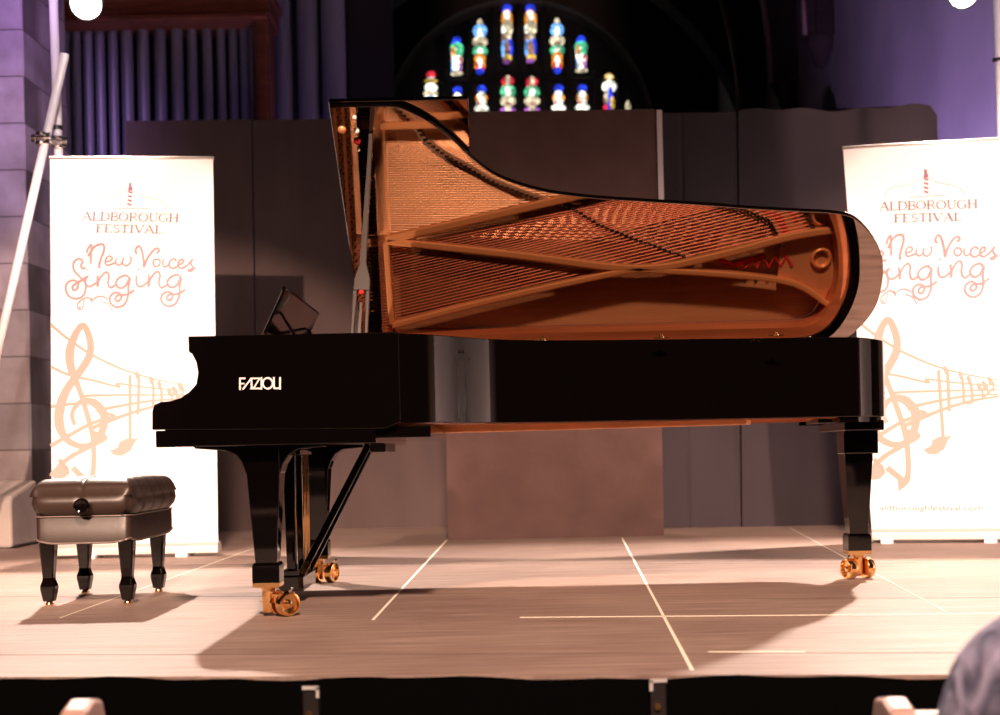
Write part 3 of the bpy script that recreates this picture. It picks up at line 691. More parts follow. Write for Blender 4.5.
def banner(label, Q, YLR, feet):
    Yl, Yr = YLR
    TL, TR, BL, BR = U(*Q[0], Yl), U(*Q[1], Yr), U(*Q[2], Yl), U(*Q[3], Yr)
    cb = (BL+BR)/2
    root = thing('roll_up_banner', (cb.x, cb.y, 0), label, 'banner', 'festival banners at either side of the stage')
    nrm = (BR-BL).cross(TL-BL).normalized()
    if nrm.y > 0: nrm = -nrm
    def P(a, b, off=0.0):
        return (TL*(1-a)+TR*a)*(1-b)+(BL*(1-a)+BR*a)*b + nrm*off
    bm = B(); n = 12
    f = [[P(i/n, j/n) for i in range(n+1)] for j in range(n+1)]; bk = [[P(i/n, j/n, -0.002) for i in range(n+1)] for j in range(n+1)]
    for g, s in ((f, 1), (bk, -1)):
        v = [[bm.verts.new(p) for p in r] for r in g]
        for j in range(n):
            for i in range(n): bm.faces.new((v[j][i], v[j+1][i], v[j+1][i+1], v[j][i+1]))
    sheet = obj('printed_sheet', bm, M['banner'], root)
    groups = {}
    for pts, wd, mk in ART:
        groups.setdefault(mk, []).append((pts, wd))
    depth = {'inkgold': 0.0010, 'inkpale': 0.0035, 'inkgrey': 0.0036, 'inkred': 0.0040, 'ink': 0.0055}
    names = {'inkgold': 'music_motif', 'inkpale': 'crest_outline', 'inkgrey': 'festival_lettering', 'inkred': 'crest_tower', 'ink': 'script_lettering'}
    Hh = (TL-BL).length
    for mk, items in groups.items():
        bm = B()
        for it, (pts, wd) in enumerate(items):
            off = depth[mk] + it*4e-5
            p3 = [P(max(-.0, min(1, a)), b, off+k*8e-6) for k, (a, b) in enumerate(pts)]
            if wd is None:
                if len(p3) > 2: bm.faces.new([bm.verts.new(p) for p in p3])
                continue
            m = len(p3); L, Rr = [], []
            for i, p in enumerate(p3):
                d = (p3[min(i+1, m-1)]-p3[max(i-1, 0)])
                if d.length < 1e-6: d = Vector((0, 0, 1))
                s = d.normalized().cross(nrm)
                if isinstance(wd, tuple): ww = wd[0]+(wd[1]-wd[0])*min(1, max(0, pts[i][0]))
                elif isinstance(wd, list): q = i/(m-1)*(len(wd)-1); k = min(int(q), len(wd)-2); ww = wd[k]+(wd[k+1]-wd[k])*(q-k)
                else: ww = wd
                L.append(p-s*ww*Hh/2); Rr.append(p+s*ww*Hh/2)
            lv = [bm.verts.new(p) for p in L]; rv = [bm.verts.new(p) for p in Rr]
            for i in range(m-1): bm.faces.new((lv[i], rv[i], rv[i+1], lv[i+1]))
        bmesh.ops.translate(bm, verts=bm.verts, vec=(0, 0, 0))
        o = obj(names[mk], bm, M[mk], sheet)
        o.location = (0, 0, 0)
    # web address
    cu = bpy.data.curves.new('web_address', 'FONT'); cu.body = 'aldboroughfestival.com'; cu.size = 0.075; cu.align_x = 'CENTER'; cu.extrude = 0.0003
    tmp = bpy.data.objects.new('tmp', cu); C.objects.link(tmp)
    dg = bpy.context.evaluated_depsgraph_get(); me = bpy.data.meshes.new_from_object(tmp.evaluated_get(dg)); bpy.data.objects.remove(tmp)
    a0, b0 = inv_bilinear(932, 510.5, *QR); a1, b1 = inv_bilinear(880, 510.5, *QR)
    xr = max(abs(v.co.x) for v in me.vertices); tw = abs(a0-a1)
    for v in me.vertices:
        a = a0+v.co.x/xr*tw; b = b0-v.co.y*0.020/0.075
        v.co = P(a, b, 0.0025)
    me.materials.append(M['inkgrey'])
    o = bpy.data.objects.new('web_address', me); C.objects.link(o); o.parent = sheet
    # top rail and base cassette
    bm = B(); tube(bm, [P(-0.004, 0.0, -0.004), P(1.004, 0.0, -0.004)], 0.011, 8); obj('top_rail', bm, M['alu'], root, smooth=True)
    d = (BR-BL); d.z = 0; L = d.length; d.normalize(); s = Vector((-d.y, d.x, 0))
    bm = B()
    o0 = BL.copy(); o0.z = 0
    def Bp(u, v, z): return o0+d*u+s*v+Vector((0, 0, z))
    prof = [(-0.055, 0.018), (0.06, 0.018), (0.06, 0.06), (0.03, 0.085), (-0.03, 0.085), (-0.055, 0.06)]
    loft(bm, [[Bp(-0.01, v, z) for v, z in prof], [Bp(L+0.01, v, z) for v, z in prof]])
    obj('base_cassette', bm, M['alu'], root, bevel=0.004)
    for u in feet:
        bm = B(); u *= L
        loft(bm, [[Bp(u-0.035, v, z) for v, z in ((-0.10, 0), (0.10, 0), (0.10, 0.02), (0.0, 0.035), (-0.10, 0.02))], [Bp(u+0.035, v, z) for v, z in ((-0.10, 0), (0.10, 0), (0.10, 0.02), (0.0, 0.035), (-0.10, 0.02))]])
        obj('foot', bm, M['banner'], root)
    bm = B(); m_ = P(0.5, 0, -0.03); q = Bp(L/2, 0.02, 0.08); tube(bm, [q, Vector((m_.x, m_.y, m_.z))], 0.012, 8); obj('support_pole', bm, M['alu'], root, smooth=True)
banner('white festival banner on the left, behind the leather bench, music motif partly visible', QL, (8.15, 8.15), (0.25, 0.8))
banner('white festival banner on the right, behind the piano tail, leaning slightly left', QR, (8.05, 7.85), (0.08, 0.70))

# ------------------------------------------------------------------ poles and lamps
pl = thing('lighting_pole', (U(57, 100, 8.7).x, 8.7, 0), 'upright pale metal pole rising behind the left banner, carrying a lamp', 'pole')
a = U(52, -40, 8.7); b = Vector((U(60, 200, 8.7).x+0.03, 8.7, 0))
bm = B(); tube(bm, [a, b], 0.028, 14); obj('tube', bm, M['pole'], pl, smooth=True)
bm = B(); c = U(57.5, 128, 8.7); tube(bm, [c+Vector((0, 0, 0.015)), c-Vector((0, 0, 0.015))], 0.031, 14); obj('black_tape_band', bm, M['black_satin'], pl)
def clamp(px, py, Y, parent):
    c = U(px, py, Y); bm = B()
    for dz in (-0.03, 0.03):
        lathe(bm, [(0.030, -0.010), (0.042, -0.010), (0.042, 0.010), (0.030, 0.010)], c+Vector((0, 0, dz)), n=16, cap=False)
    box(bm, c.x+0.03, c.x+0.06, c.y-0.03, c.y, c.z-0.035, c.z+0.035)
    box(bm, c.x-0.06, c.x-0.03, c.y-0.03, c.y, c.z-0.025, c.z+0.025)
    tube(bm, [(c.x-0.055, c.y-0.05, c.z), (c.x+0.07, c.y-0.05, c.z)], 0.009, 8)
    obj('clamp', bm, M['chrome'], parent, bevel=0.003)
clamp(58.5, 143, 8.7, pl)
dp = thing('diagonal_brace_pole', (U(0, 380, 8.6).x, 8.6, 0), 'slanting pale metal brace pole in front of the left stone pier', 'pole')
a = U(65, 54, 8.6); b = U(-40, 520, 8.6); b = a+(b-a)*((a.z-0.0)/(a.z-b.z))
bm = B(); tube(bm, [a, b], 0.028, 14); obj('tube', bm, M['pole'], dp, smooth=True)
clamp(42, 139, 8.6, dp)
pr = thing('lighting_pole', (U(997, 100, 8.5).x, 8.5, 0), 'upright pale metal pole at the right edge, behind the right banner', 'pole')
a = U(996, -40, 8.5); b = Vector((U(999, 140, 8.5).x+0.04, 8.5, 0))
bm = B(); tube(bm, [a, b], 0.026, 14); obj('tube', bm, M['pole'], pr, smooth=True)
bm = B(); c = U(997, 60, 8.5); tube(bm, [c+Vector((0, 0, 0.01)), c-Vector((0, 0, 0.01))], 0.029, 14); obj('black_tape_band', bm, M['black_satin'], pr)
def lamp(px, py, Y, r, polex, label):
    c = U(px, py, Y)
    t = thing('stage_lamp', c, label, 'stage lamp', 'lit stage lamps high on the poles')
    ax = Vector((-c.x*0.35, -3.2, -1.6)).normalized()
    bm = B(); lathe(bm, [(0.3*r, -0.26), (0.8*r, -0.24), (1.15*r, -0.10), (1.2*r, 0.02), (1.2*r, 0.05), (1.08*r, 0.05), (1.02*r, 0.0)], c, ax, 24)
    obj('housing', bm, M['black_satin'], t, autos=40)
    bm = B(); lathe(bm, [(0.3*r, 0.045), (r*0.8, 0.035), (r*1.05, 0.012)], c, ax, 24); obj('lens', bm, M['bulb'], t, smooth=True)
    bm = B()
    tube(bm, [c+Vector((-1.25*r, 0, 0)), c+Vector((-1.3*r, 0, 0.16)), c+Vector((1.3*r, 0, 0.16)), c+Vector((1.25*r, 0, 0))], 0.010, 8)
    pp = Vector((polex, Y+0.1, c.z+0.18)); tube(bm, [c+Vector((0, 0, 0.16)), pp], 0.014, 8)
    obj('yoke', bm, M['black_satin'], t)
lamp(86, 3, 8.62, 0.09, U(52, 0, 8.7).x, 'glaring lit stage lamp at top left beside the upright pole')
lamp(963, -7, 8.45, 0.08, U(996, 0, 8.5).x, 'glaring lit stage lamp at top right above the right banner')

# ------------------------------------------------------------------ grand piano
HY, HZ, TH_ = 6.42, 1.046, R(36)
def V(v): return HY-v
piano = thing('grand_piano', (0.2, 5.6, 0), 'black concert grand piano with raised lid reflecting its gold interior, at stage centre', 'piano')
LO = [(-.42, 1.536), (-.36, 1.525), (-.254, 1.455), (-.16, 1.357), (-.09, 1.265), (.018, 1.160), (.187, 1.080), (.396, 1.034), (.650, 1.003), (.861, .980), (1.076, .952), (1.290, .930), (1.45, .913), (1.552, .870),
      (1.668, .725), (1.728, .58), (1.752, .42), (1.750, .30), (1.713, .18), (1.64, .070), (1.53, .012), (1.42, .0)]
curve = [(p[0], p[1]) for p in cr([(x, v, 0) for x, v in LO], 5)]
def inset(poly, d):
    """inset an open plan curve (X,v) to its right-hand (inner) side"""
    out = []
    for i, p in enumerate(poly):
        a = poly[max(i-1, 0)]; b = poly[min(i+1, len(poly)-1)]
        t = Vector((b[0]-a[0], b[1]-a[1])).normalized()
        nrm = Vector((t.y, -t.x))
        out.append((p[0]+nrm.x*d, p[1]+nrm.y*d))
    return out
ZB, ZT = 0.712, 1.042
outer = [(-.66, 1.56)] + [(x, v) for x, v in inset(curve, 0.020)]
outer = [(x-max(0, min(1, (x-1.3)/.3))*.014, v) for x, v in outer] + [(-.66, 0.014)]
outer[1] = (-.42, 1.56)
def wall(bm, o_, i_, z0, z1):
    n = len(o_)
    rings = []
    for k in range(n):
        (x, v), (xi, vi) = o_[k], i_[k]
        rings.append([(x, V(v), z0), (xi, V(vi), z0), (xi, V(vi), z1), (x, V(v), z1)])
    loft(bm, rings)
in1 = inset(outer, 0.045); in2 = inset(outer, 0.095)
in1[0] = (-.66, 1.515); in1[-1] = (-.66, .059); in2[0] = (-.66, 1.465); in2[-1] = (-.66, .109)
bm = B(); wall(bm, outer, in1, ZB, ZT); obj('rim', bm, M['lacquer'], piano, autos=35, bevel=0.003)
in1b = inset(outer, 0.0455); in1b[0] = (-.66, 1.5145); in1b[-1] = (-.66, .0595)
bm = B(); wall(bm, in1b, in2, ZB-0.004, ZT-0.02); obj('inner_rim', bm, M['rimwood'], piano, autos=35)
# arms: near and far side profile
YN = V(1.56)
prof = [(188, 337), (188.5, 352), (192, 354), (196, 362), (198, 373), (196, 384), (189, 392), (180, 398), (170, 401), (160, 402), (154, 405), (152, 411), (152, 430), (430, 427)]
pp = [U(x, y, YN) for x, y in prof]
arm_p = [(p.x, p.z) for p in pp[:-1]] + [(-.42, 0.690), (-.36, ZB), (-.36, ZT-0.0005)]
arm_p[0] = (arm_p[0][0], ZT)
def arm(name, v0, v1):
    bm = B(); prism(bm, arm_p, V(v0), V(v1), 'y'); return obj(name, bm, M['lacquer'], piano, bevel=0.004, seg=3)
arm('arm', 1.5605, 1.47); arm('arm', 0.10, 0.0135)
# keybed
bm = B(); a = U(155, 431, YN); b = U(376, 443, YN); box(bm, a.x, b.x, V(1.555), V(0.02), b.z, 0.700); obj('keybed', bm, M['lacquer'], piano, bevel=0.004)
bm = B(); a = U(372, 428, YN+.02); b = U(431, 437, YN+.02); box(bm, a.x-0.02, b.x, V(1.53), V(0.1), b.z, 0.70); obj('cross_beam', bm, M['lacquer'], piano, bevel=0.003)
bm = B(); a = U(374, 437, 5.6); b = U(390, 452, 5.6); box(bm, a.x, b.x, 5.4, 5.9, b.z, 0.66); obj('lyre_mount', bm, M['black_satin'], piano, bevel=0.004)
bm = B(); a = U(177, 443, YN); b = U(190, 446, YN); box(bm, a.x, b.x, YN+0.05, YN+0.1, b.z, a.z+0.01); obj('lock_block', bm, M['black_satin'], piano)
# keyboard, fallboard, key slip
bm = B(); kx0 = arm_p[12][0]
box(bm, -1.245, -1.22, V(1.46), V(0.11), 0.685, 0.745); obj('key_slip', bm, M['lacquer'], piano, bevel=0.003)
bm = B()
for i in range(52):
    v0 = 0.16+i*0.0237; box(bm, -1.215, -1.065, V(v0), V(v0+0.0228), 0.72, 0.755)
obj('white_keys', bm, M['ivory'], piano, bevel=0.001)
bm = B()
for i in range(52):
    if (i+5) % 7 in (2, 6): continue
    v0 = 0.16+(i+1)*0.0237-0.006; box(bm, -1.165, -1.065, V(v0), V(v0+0.012), 0.755, 0.769)
obj('black_keys', bm, M['lacquer'], piano, bevel=0.001)
bm = B(); prism(bm, [(-1.065, .69), (-1.065, .80), (-1.04, .90), (-1.02, .93), (-.99, .93), (-.99, .69)], V(1.465), V(0.105), 'y'); obj('fallboard', bm, M['lacquer'], piano, bevel=0.004)
bm = B(); box(bm, -.99, -.66, V(1.47), V(.10), .80, .86); obj('desk_shelf', bm, M['lacquer'], piano)
# name on the side
IN = (230, 370, 16.667)
def inl(pts, wd):
    return ([U(IN[0]+x/IN[2], IN[1]+y/IN[2], YN) for x, y in pts], wd)
strokes = [inl([(168, 322), (168, 140), (248, 140)], 28), inl([(168, 228), (232, 228)], 24), inl([(222, 315), (355, 140), (365, 312)], 28), inl([(355, 140), (495, 140), (395, 305)], 24), inl([(350, 308), (525, 308)], 28),
           inl([(525, 315), (525, 130)], 26), inl([(732, 130), (738, 305), (838, 305)], 28), inl([(835, 315), (835, 130)], 28),
           inl([(630+82*math.cos(a), 222+88*math.sin(a)) for a in [2*math.pi*i/28 for i in range(29)]], 28)]
bm = B()
kk = 0
for pts, wd in strokes:
    hw = wd/IN[2]/F*YN/2
    for a, b in zip(pts[:-1], pts[1:]):
        d = (b-a).normalized(); s = Vector((-d.z, 0, d.x))*hw; e = d*hw*0.8
        q = [a-s-e, a+s-e, b+s+e, b-s+e]
        kk += 1; yk = YN-0.0018-kk*1.2e-5
        loft(bm, [[(p.x, YN+0.0008, p.z) for p in q], [(p.x, yk, p.z) for p in q]])
obj('maker_name', bm, M['inlay'], piano)
# underside structure
ubd = [(-.60, .11), (-.60, 1.46)] + [(x, v) for x, v in inset(outer, 0.10)[1:-1]]
bm = B(); loft(bm, [[(x, V(v), .848) for x, v in ubd], [(x, V(v), .858) for x, v in ubd]]); obj('soundboard', bm, M['spruce'], piano)
for (x0, v0, x1, v1, zl) in ((-.5, 1.36, .9, .16, .72), (-.45, .8, 1.5, .3, .72), (.2, .95, .2, .14, .72), (-.46, .16, 1.04, .86, .688)):
    bm = B(); bar(bm, (x0, V(v0), (zl+.815)/2), (x1, V(v1), (zl+.815)/2), .085, .815-zl); obj('wooden_brace', bm, M['underwood'], piano, bevel=0.006)
bm = B(); box(bm, -.62, -.50, V(1.465), V(.11), .70, .90); obj('belly_rail', bm, M['underwood'], piano)
# interior: cast plate
bm = B(); loft(bm, [[(x, V(v), z) for x, v in ((-.50, .585), (-.50, 1.43), (-.38, 1.40), (-.27, 1.28), (-.18, 1.16), (-.08, 1.06), (.05, .97), (.2, .91), (.4, .87), (.54, .84), (.46, .79), (-.25, .645))] for z in (.868, .876)]); obj('treble_shade_sheet', bm, mat('shaded_bronze', (0.33, 0.15, 0.07), 0.38, metal=0.5, vary=0.06, scale=(2, 60, 2)), piano)  # added dark sheet; its colour tones down the overlit treble soundboard
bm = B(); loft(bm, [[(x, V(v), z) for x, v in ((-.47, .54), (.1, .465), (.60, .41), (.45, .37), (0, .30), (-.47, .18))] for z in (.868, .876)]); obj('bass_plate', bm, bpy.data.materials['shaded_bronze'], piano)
def planprism(bm, pts, z0, z1): loft(bm, [[(x, V(v), z0) for x, v in pts], [(x, V(v), z1) for x, v in pts]])
def ribz(bm, pts, wd, z0, z1):
    P = [Vector((x, v)) for x, v in pts]; n = len(P); o_, i_ = [], []
    for i, p in enumerate(P):
        t = (P[min(i+1, n-1)]-P[max(i-1, 0)]).normalized(); s = Vector((t.y, -t.x))*wd/2
        o_.append(tuple(p+s)); i_.append(tuple(p-s))
    wall(bm, o_, i_, z0, z1)
bm = B()
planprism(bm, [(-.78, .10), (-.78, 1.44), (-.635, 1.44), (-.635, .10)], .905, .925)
obj('pin_field', bm, mat('pin_field_shaded_gold', (0.28, 0.10, 0.04), 0.4, metal=0.3), piano, bevel=0.003); bm = B()  # gold plate lying in shade; the shade is put into the darker colour
planprism(bm, [(-.552, .10), (-.552, 1.465), (-.505, 1.465), (-.505, .10)], .905, .935)
edge = inset(outer, 0.10)[2:-1]; edge2 = inset(outer, 0.17)[2:-1]
k0, k1_ = 2, len(edge)-14
wall(bm, edge[k0:k1_], edge2[k0:k1_], .90, .92)
tailp = [(1.36, .34), (1.38, .84), (1.47, .80), (1.55, .74), (1.62, .62), (1.645, .46), (1.64, .33), (1.58, .22), (1.46, .30)]
planprism(bm, tailp, .895, .918)
tail2 = [(.90, .80), (1.32, .80), (1.36, .34), (1.25, .36), (1.25, .6)]
obj('cast_plate', bm, M['gold'], piano, bevel=0.004)
STR = [([(-.52, .570), (-.25, .625), (.46, .772), (.86, .855)], .038), ([(-.52, .565), (.1, .485), (.68, .408), (1.05, .462), (1.40, .545), (1.62, .575)], .034),
       ([(-.51, .155), (.0, .275), (.56, .388), (.70, .405)], .030), ([(.66, .405), (1.10, .37), (1.42, .32), (1.60, .21)], .028), ([(-.52, 1.095), (-.2, 1.10), (-.05, 1.12)], .032), ([(-.52, .56), (-.51, .16)], .03)]
for pts, wd in STR:
    bm = B(); p = [(q[0], q[1]) for q in cr([(x, v, 0) for x, v in pts], 4)]
    ribz(bm, p, wd, .915, .985); obj('plate_strut', bm, M['goldbar'], piano, bevel=0.008, seg=3)
for x, v, r in ((1.55, .638, .045), (1.56, .432, .048)):
    bm = B(); lathe(bm, [(r, 0), (r*1.05, .02), (r*.85, .032), (r*.75, .02), (r*.7, .004), (.001, .002)], (x, V(v), .915), n=24, cap=False); obj('plate_rosette', bm, M['goldbar'], piano, smooth=True)
# bridges and hitch pins
long_b = [(-.50, 1.27), (-.43, 1.159), (-.354, 1.085), (-.314, 1.025), (-.233, .96), (-.127, .898), (.008, .821), (.167, .757), (.379, .687), (.498, .614), (.737, .518), (.954, .437)]
lb = [(q[0], q[1]) for q in cr([(x, v, 0) for x, v in long_b], 6)]
bm = B(); ribz(bm, lb, .036, .858, .9385); obj('long_bridge', bm, M['bridge'], piano, bevel=0.004)
bass_b = [(1.10, .70), (1.25, .635), (1.345, .50)]; bbp = [(q[0], q[1]) for q in cr([(x, v, 0) for x, v in bass_b], 6)]
bm = B(); ribz(bm, bbp, .035, .858, .925); obj('bass_bridge', bm, M['bridge'], piano, bevel=0.004)
def along(poly, n):
    P = [Vector(p) for p in poly]; L = [0]
    for a, b in zip(P[:-1], P[1:]): L.append(L[-1]+(b-a).length)
    out = []
    for i in range(n):
        d = L[-1]*(i+.5)/n; k = next(j for j in range(1, len(L)) if L[j] >= d); t = (d-L[k-1])/(L[k]-L[k-1]); out.append(tuple(P[k-1].lerp(P[k], t)))
    return out
bm = B()
for x, v in along(lb, 70): box(bm, x-.010, x+.010, V(v)-.005, V(v)+.005, .9385, .952)
hitch = inset(outer, 0.135)
o = obj('hitch_pins', bm, M['chrome'], piano); tag(o, kind='stuff')
bm = B(); ribz(bm, hitch[4:70], .030, .918, .9225); obj('felt_strip', bm, M['black_satin'], piano)
bm = B()
hp = [p for p in hitch[4:70]]
for x, v in along(hp, 84): box(bm, x-.008, x+.008, V(v)-.006, V(v)+.006, .92, .934)
for x, v in along([(.86, .77), (1.20, .665), (1.30, .62), (1.37, .49)], 34): box(bm, x-.006, x+.006, V(v)-.006, V(v)+.006, .922, .965)
for x, v in along([(1.39, .76), (1.47, .66), (1.52, .56)], 14): box(bm, x-.007, x+.007, V(v)-.006, V(v)+.006, .922, .965)
o = obj('hitch_pins', bm, M['chrome'], piano); tag(o, kind='stuff')
# plate web beyond the bass bridge
bm = B(); planprism(bm, [(.88, .78), (1.0, .86), (1.40, .86), (1.40, .70), (1.42, .40), (1.39, .40), (1.37, .52), (1.32, .61), (1.20, .68)], .895, .915); obj('hitch_plate', bm, M['gold'], piano, bevel=0.003)
bm = B(); planprism(bm, [(.56, .80), (.88, .86), (.92, .80), (1.19, .70), (1.10, .60), (1.02, .45), (.98, .47), (.76, .585)], .890, .898); obj('string_cloth', bm, M['redcloth'], piano)
bm = B()
ribz(bm, [(1.02, .765), (1.24, .70), (1.36, .62), (1.405, .52)], .030, .915, .921)
obj('red_felt', bm, M['red'], piano); bm = B()
zz = [(1.20+.028*i, .395+(.05 if i % 2 else 0)) for i in range(9)]
ribz(bm, zz, .014, .915, .926)
obj('red_felt', bm, M['red'], piano); bm = B()
ribz(bm, [(1.30, .78), (1.42, .64), (1.44, .60)], .022, .915, .921)
obj('red_felt', bm, M['red'], piano); bm = B()
ribz(bm, [(1.0, .46), (1.15, .40), (1.30, .44)], .02, .86, .90)
obj('red_felt', bm, M['red'], piano); bm = B()
ribz(bm, [(-.05, 1.08), (.10, .99), (.30, .93), (.5, .90)], .018, .92, .926)
obj('red_felt', bm, M['red'], piano)
# tuning pins, dampers
bm = B()
for i in range(76):
    v = .14+i*.0172
    for j in range(3):
        x = -.755+.038*j+(.012 if i % 2 else 0); box(bm, x-.0035, x+.0035, V(v)-.0035, V(v)+.0035, .925, .965)
o = obj('tuning_pins', bm, M['chrome'], piano); tag(o, kind='stuff')
bm = B()
for i in range(72):
    v = .13+i*.0182
    if abs(v-.565) < .018 or abs(v-1.095) < .018: continue
    box(bm, -.628, -.558, V(v)-.0055, V(v)+.0055, .945, .985)
    box(bm, -.628, -.558, V(v)-.0045, V(v)+.0045, .93, .945)
o = obj('damper_heads', bm, M['lacquer'], piano); tag(o, kind='stuff')
# strings
bm = B()
def string(bm, a, b, z0, z1, r):
    a = Vector((a[0], V(a[1]), z0)); b = Vector((b[0], V(b[1]), z1)); s, t = frame(b-a)
    loft(bm, [[a+s*r, a-s*r*.5+t*r*.87, a-s*r*.5-t*r*.87], [b+s*r, b-s*r*.5+t*r*.87, b-s*r*.5-t*r*.87]], cap=False)
tre = along(hp[:34], 30)
for i, p in enumerate(tre):
    t = i/29; string(bm, (-.66, 1.44-.36*t), p, .935, .928, .0010)
ten = along([(.42, 1.0), (.75, .93), (.95, .80), (1.18, .665), (1.30, .60), (1.36, .49)], 46)
for i, p in enumerate(ten):
    t = i/45; string(bm, (-.66, 1.07-.47*t), p, .935, .928, .0011)
o = obj('steel_strings', bm, M['steel'], piano); tag(o, kind='stuff')
bm = B()
bas = along([(1.10, .83), (1.39, .76), (1.47, .66), (1.52, .56)], 30)
for i, p in enumerate(bas):
    t = i/29; string(bm, (-.66, .54-.42*t), p, .955, .945, .0027-.0006*(1-t))
o = obj('copper_strings', bm, M['copper'], piano); tag(o, kind='stuff')
# small brass rests on the near rim
for px in (543, 661, 776):
    p = U(px, 334, 5.36); bm = B(); lathe(bm, [(.012, 0), (.013, .004), (.008, .008), (.007, .014), (.001, .016)], (p.x, p.y, ZT-.002), n=14)
    box(bm, p.x-.03, p.x+.03, p.y-.006, p.y+.006, ZT-.002, ZT+.003)
    obj('lid_rest', bm, M['brass'], piano, smooth=False)
# lid
ct, st = math.cos(TH_), math.sin(TH_)
def LP(X, s, h=0.0):   # on lid: s from hinge, h above underside
    return Vector((X, HY-s*ct+h*st, HZ+s*st+h*ct))
lidpoly = [(-.636, 0.0), (-.636, 1.536), (-.44, 1.536)] + [p for p in curve[2:]]
bm = B(); loft(bm, [[LP(x, s, 0) for x, s in lidpoly], [LP(x, s, .021) for x, s in lidpoly]])
lid = obj('lid', bm, M['lid_gloss'], piano, bevel=0.004, seg=2)
lid.data.materials.append(M['lacquer'])
for f in lid.data.polygons:
    if f.normal.dot(Vector((0, -st, -ct))) < 0.9: f.material_index = 1
flap = [(-.640, 0.0), (-.640, 1.540), (-.095, 1.540), (-.095, 0.0)]
bm = B(); loft(bm, [[LP(x, s, .027) for x, s in flap], [LP(x, s, .048) for x, s in flap]])
fl = obj('folded_lid_flap', bm, M['lid_gloss'], piano, bevel=0.004)
bm = B(); tube(bm, [LP(-.60, .0, -.002), LP(1.38, .0, -.002)], .007, 8); obj('lid_hinge', bm, M['brass'], piano)
def lidpx(px, py):
    a = px-500; b = HPX-py; u = (a*math.cos(ROLL)+b*math.sin(ROLL))/F; v = (-a*math.sin(ROLL)+b*math.cos(ROLL))/F
    t = (HZ+math.tan(TH_)*HY-CZ)/(v+math.tan(TH_)); return u*t, (HY-t)/ct
for px, py, r, mk in ((342, 129.5, .017, 'goldbar'), (356.5, 131, .012, 'ivory'), (357, 141, .014, 'red'), (354.5, 117, .008, 'ivory'), (358.5, 149, .007, 'ivory')):
    x, s = lidpx(px, py); bm = B(); lathe(bm, [(r, 0), (r, .006), (r*.6, .012), (.001, .014)], LP(x, s, 0), (0, -st, -ct), 16); obj('prop_socket', bm, M[mk], piano, smooth=True)
# prop stick
base = Vector((U(358, 335, V(1.50)).x, V(1.50), .98)); x, s = lidpx(371, 134); tip = LP(x, s, -0.004)
d = (tip-base); L = d.length; dn = d.normalized()
side = Vector((1, 0, 0)); side = (side-dn*side.dot(dn)).normalized(); fw = dn.cross(side)
def SP(t, a, b): return base+dn*t+side*a+fw*b
bm = B()
def sec(t, w0, w1, th=.011): return [SP(t, w0, -th), SP(t, w1, -th), SP(t, w1, th), SP(t, w0, th)]
tf = .30
loft(bm, [sec(0, -.034, -.021), sec(tf-.05, -.031, -.016)]); loft(bm, [sec(0, .021, .034), sec(tf-.05, .016, .031)])
loft(bm, [sec(tf-.05, -.031, .031), sec(tf, -.030, .030), sec(tf+.07, -.012, .012), sec(L*.75, -.009, .009), sec(L, -.008, .008)])
stick = obj('prop_stick', bm, M['stick'], piano, bevel=0.003)
bm = B(); loft(bm, [sec(.02, -.006, .006, .006), sec(tf-.10, -.004, .004, .006)]); obj('inner_prop', bm, M['chrome'], stick)
bm = B(); c = SP(tf-.06, 0, -.012); lathe(bm, [(.009, -.003), (.009, .003), (.005, .004), (.001, .004)], c, -fw if fw.y > 0 else fw, 14); obj('felt_button', bm, M['red'], stick)
# music desk
bm = B()
yn, yf = V(1.24), V(.30)
t0, b0 = U(283, 288.5, yn), U(262.5, 333, yn)
dx = .012
prism(bm, [(b0.x, b0.z), (t0.x, t0.z), (t0.x+dx, t0.z-.004), (b0.x+dx, b0.z-.004)], yn, yf, 'y')
desk = obj('music_desk', bm, M['lacquer'], piano, bevel=0.003)
bm = B(); tube(bm, [(t0.x+.004, yn-.004, t0.z), (t0.x+.004, yf+.004, t0.z)], .009, 10); obj('desk_top_bead', bm, M['lacquer'], desk, smooth=True)
for y in (yn+.08, yf-.12):
    m_ = (t0*0.62+b0*0.38); bm = B(); bar(bm, (m_.x+.01, y, m_.z-.02), (b0.x+.125, y, ZT+.01), .05, .010); obj('desk_support', bm, M['lacquer'], desk, bevel=0.002)
bm = B(); box(bm, b0.x-.035, b0.x+.14, yn-.02, yf+.02, 1.008, 1.030); obj('desk_slide', bm, M['lacquer'], piano, bevel=0.003)
bm = B()
for y in (yn+.05, yf-.05):
    bm = B(); lathe(bm, [(.011, -.02), (.011, .02)], (b0.x+.005, y, b0.z), (0, 1, 0), 12); obj('desk_hinge', bm, M['brass'], desk)
    bm = B(); lathe(bm, [(.009, -.012), (.009, .012)], (b0.x+.10, y, ZT+.012), (0, 1, 0), 12); obj('desk_hinge', bm, M['brass'], desk)

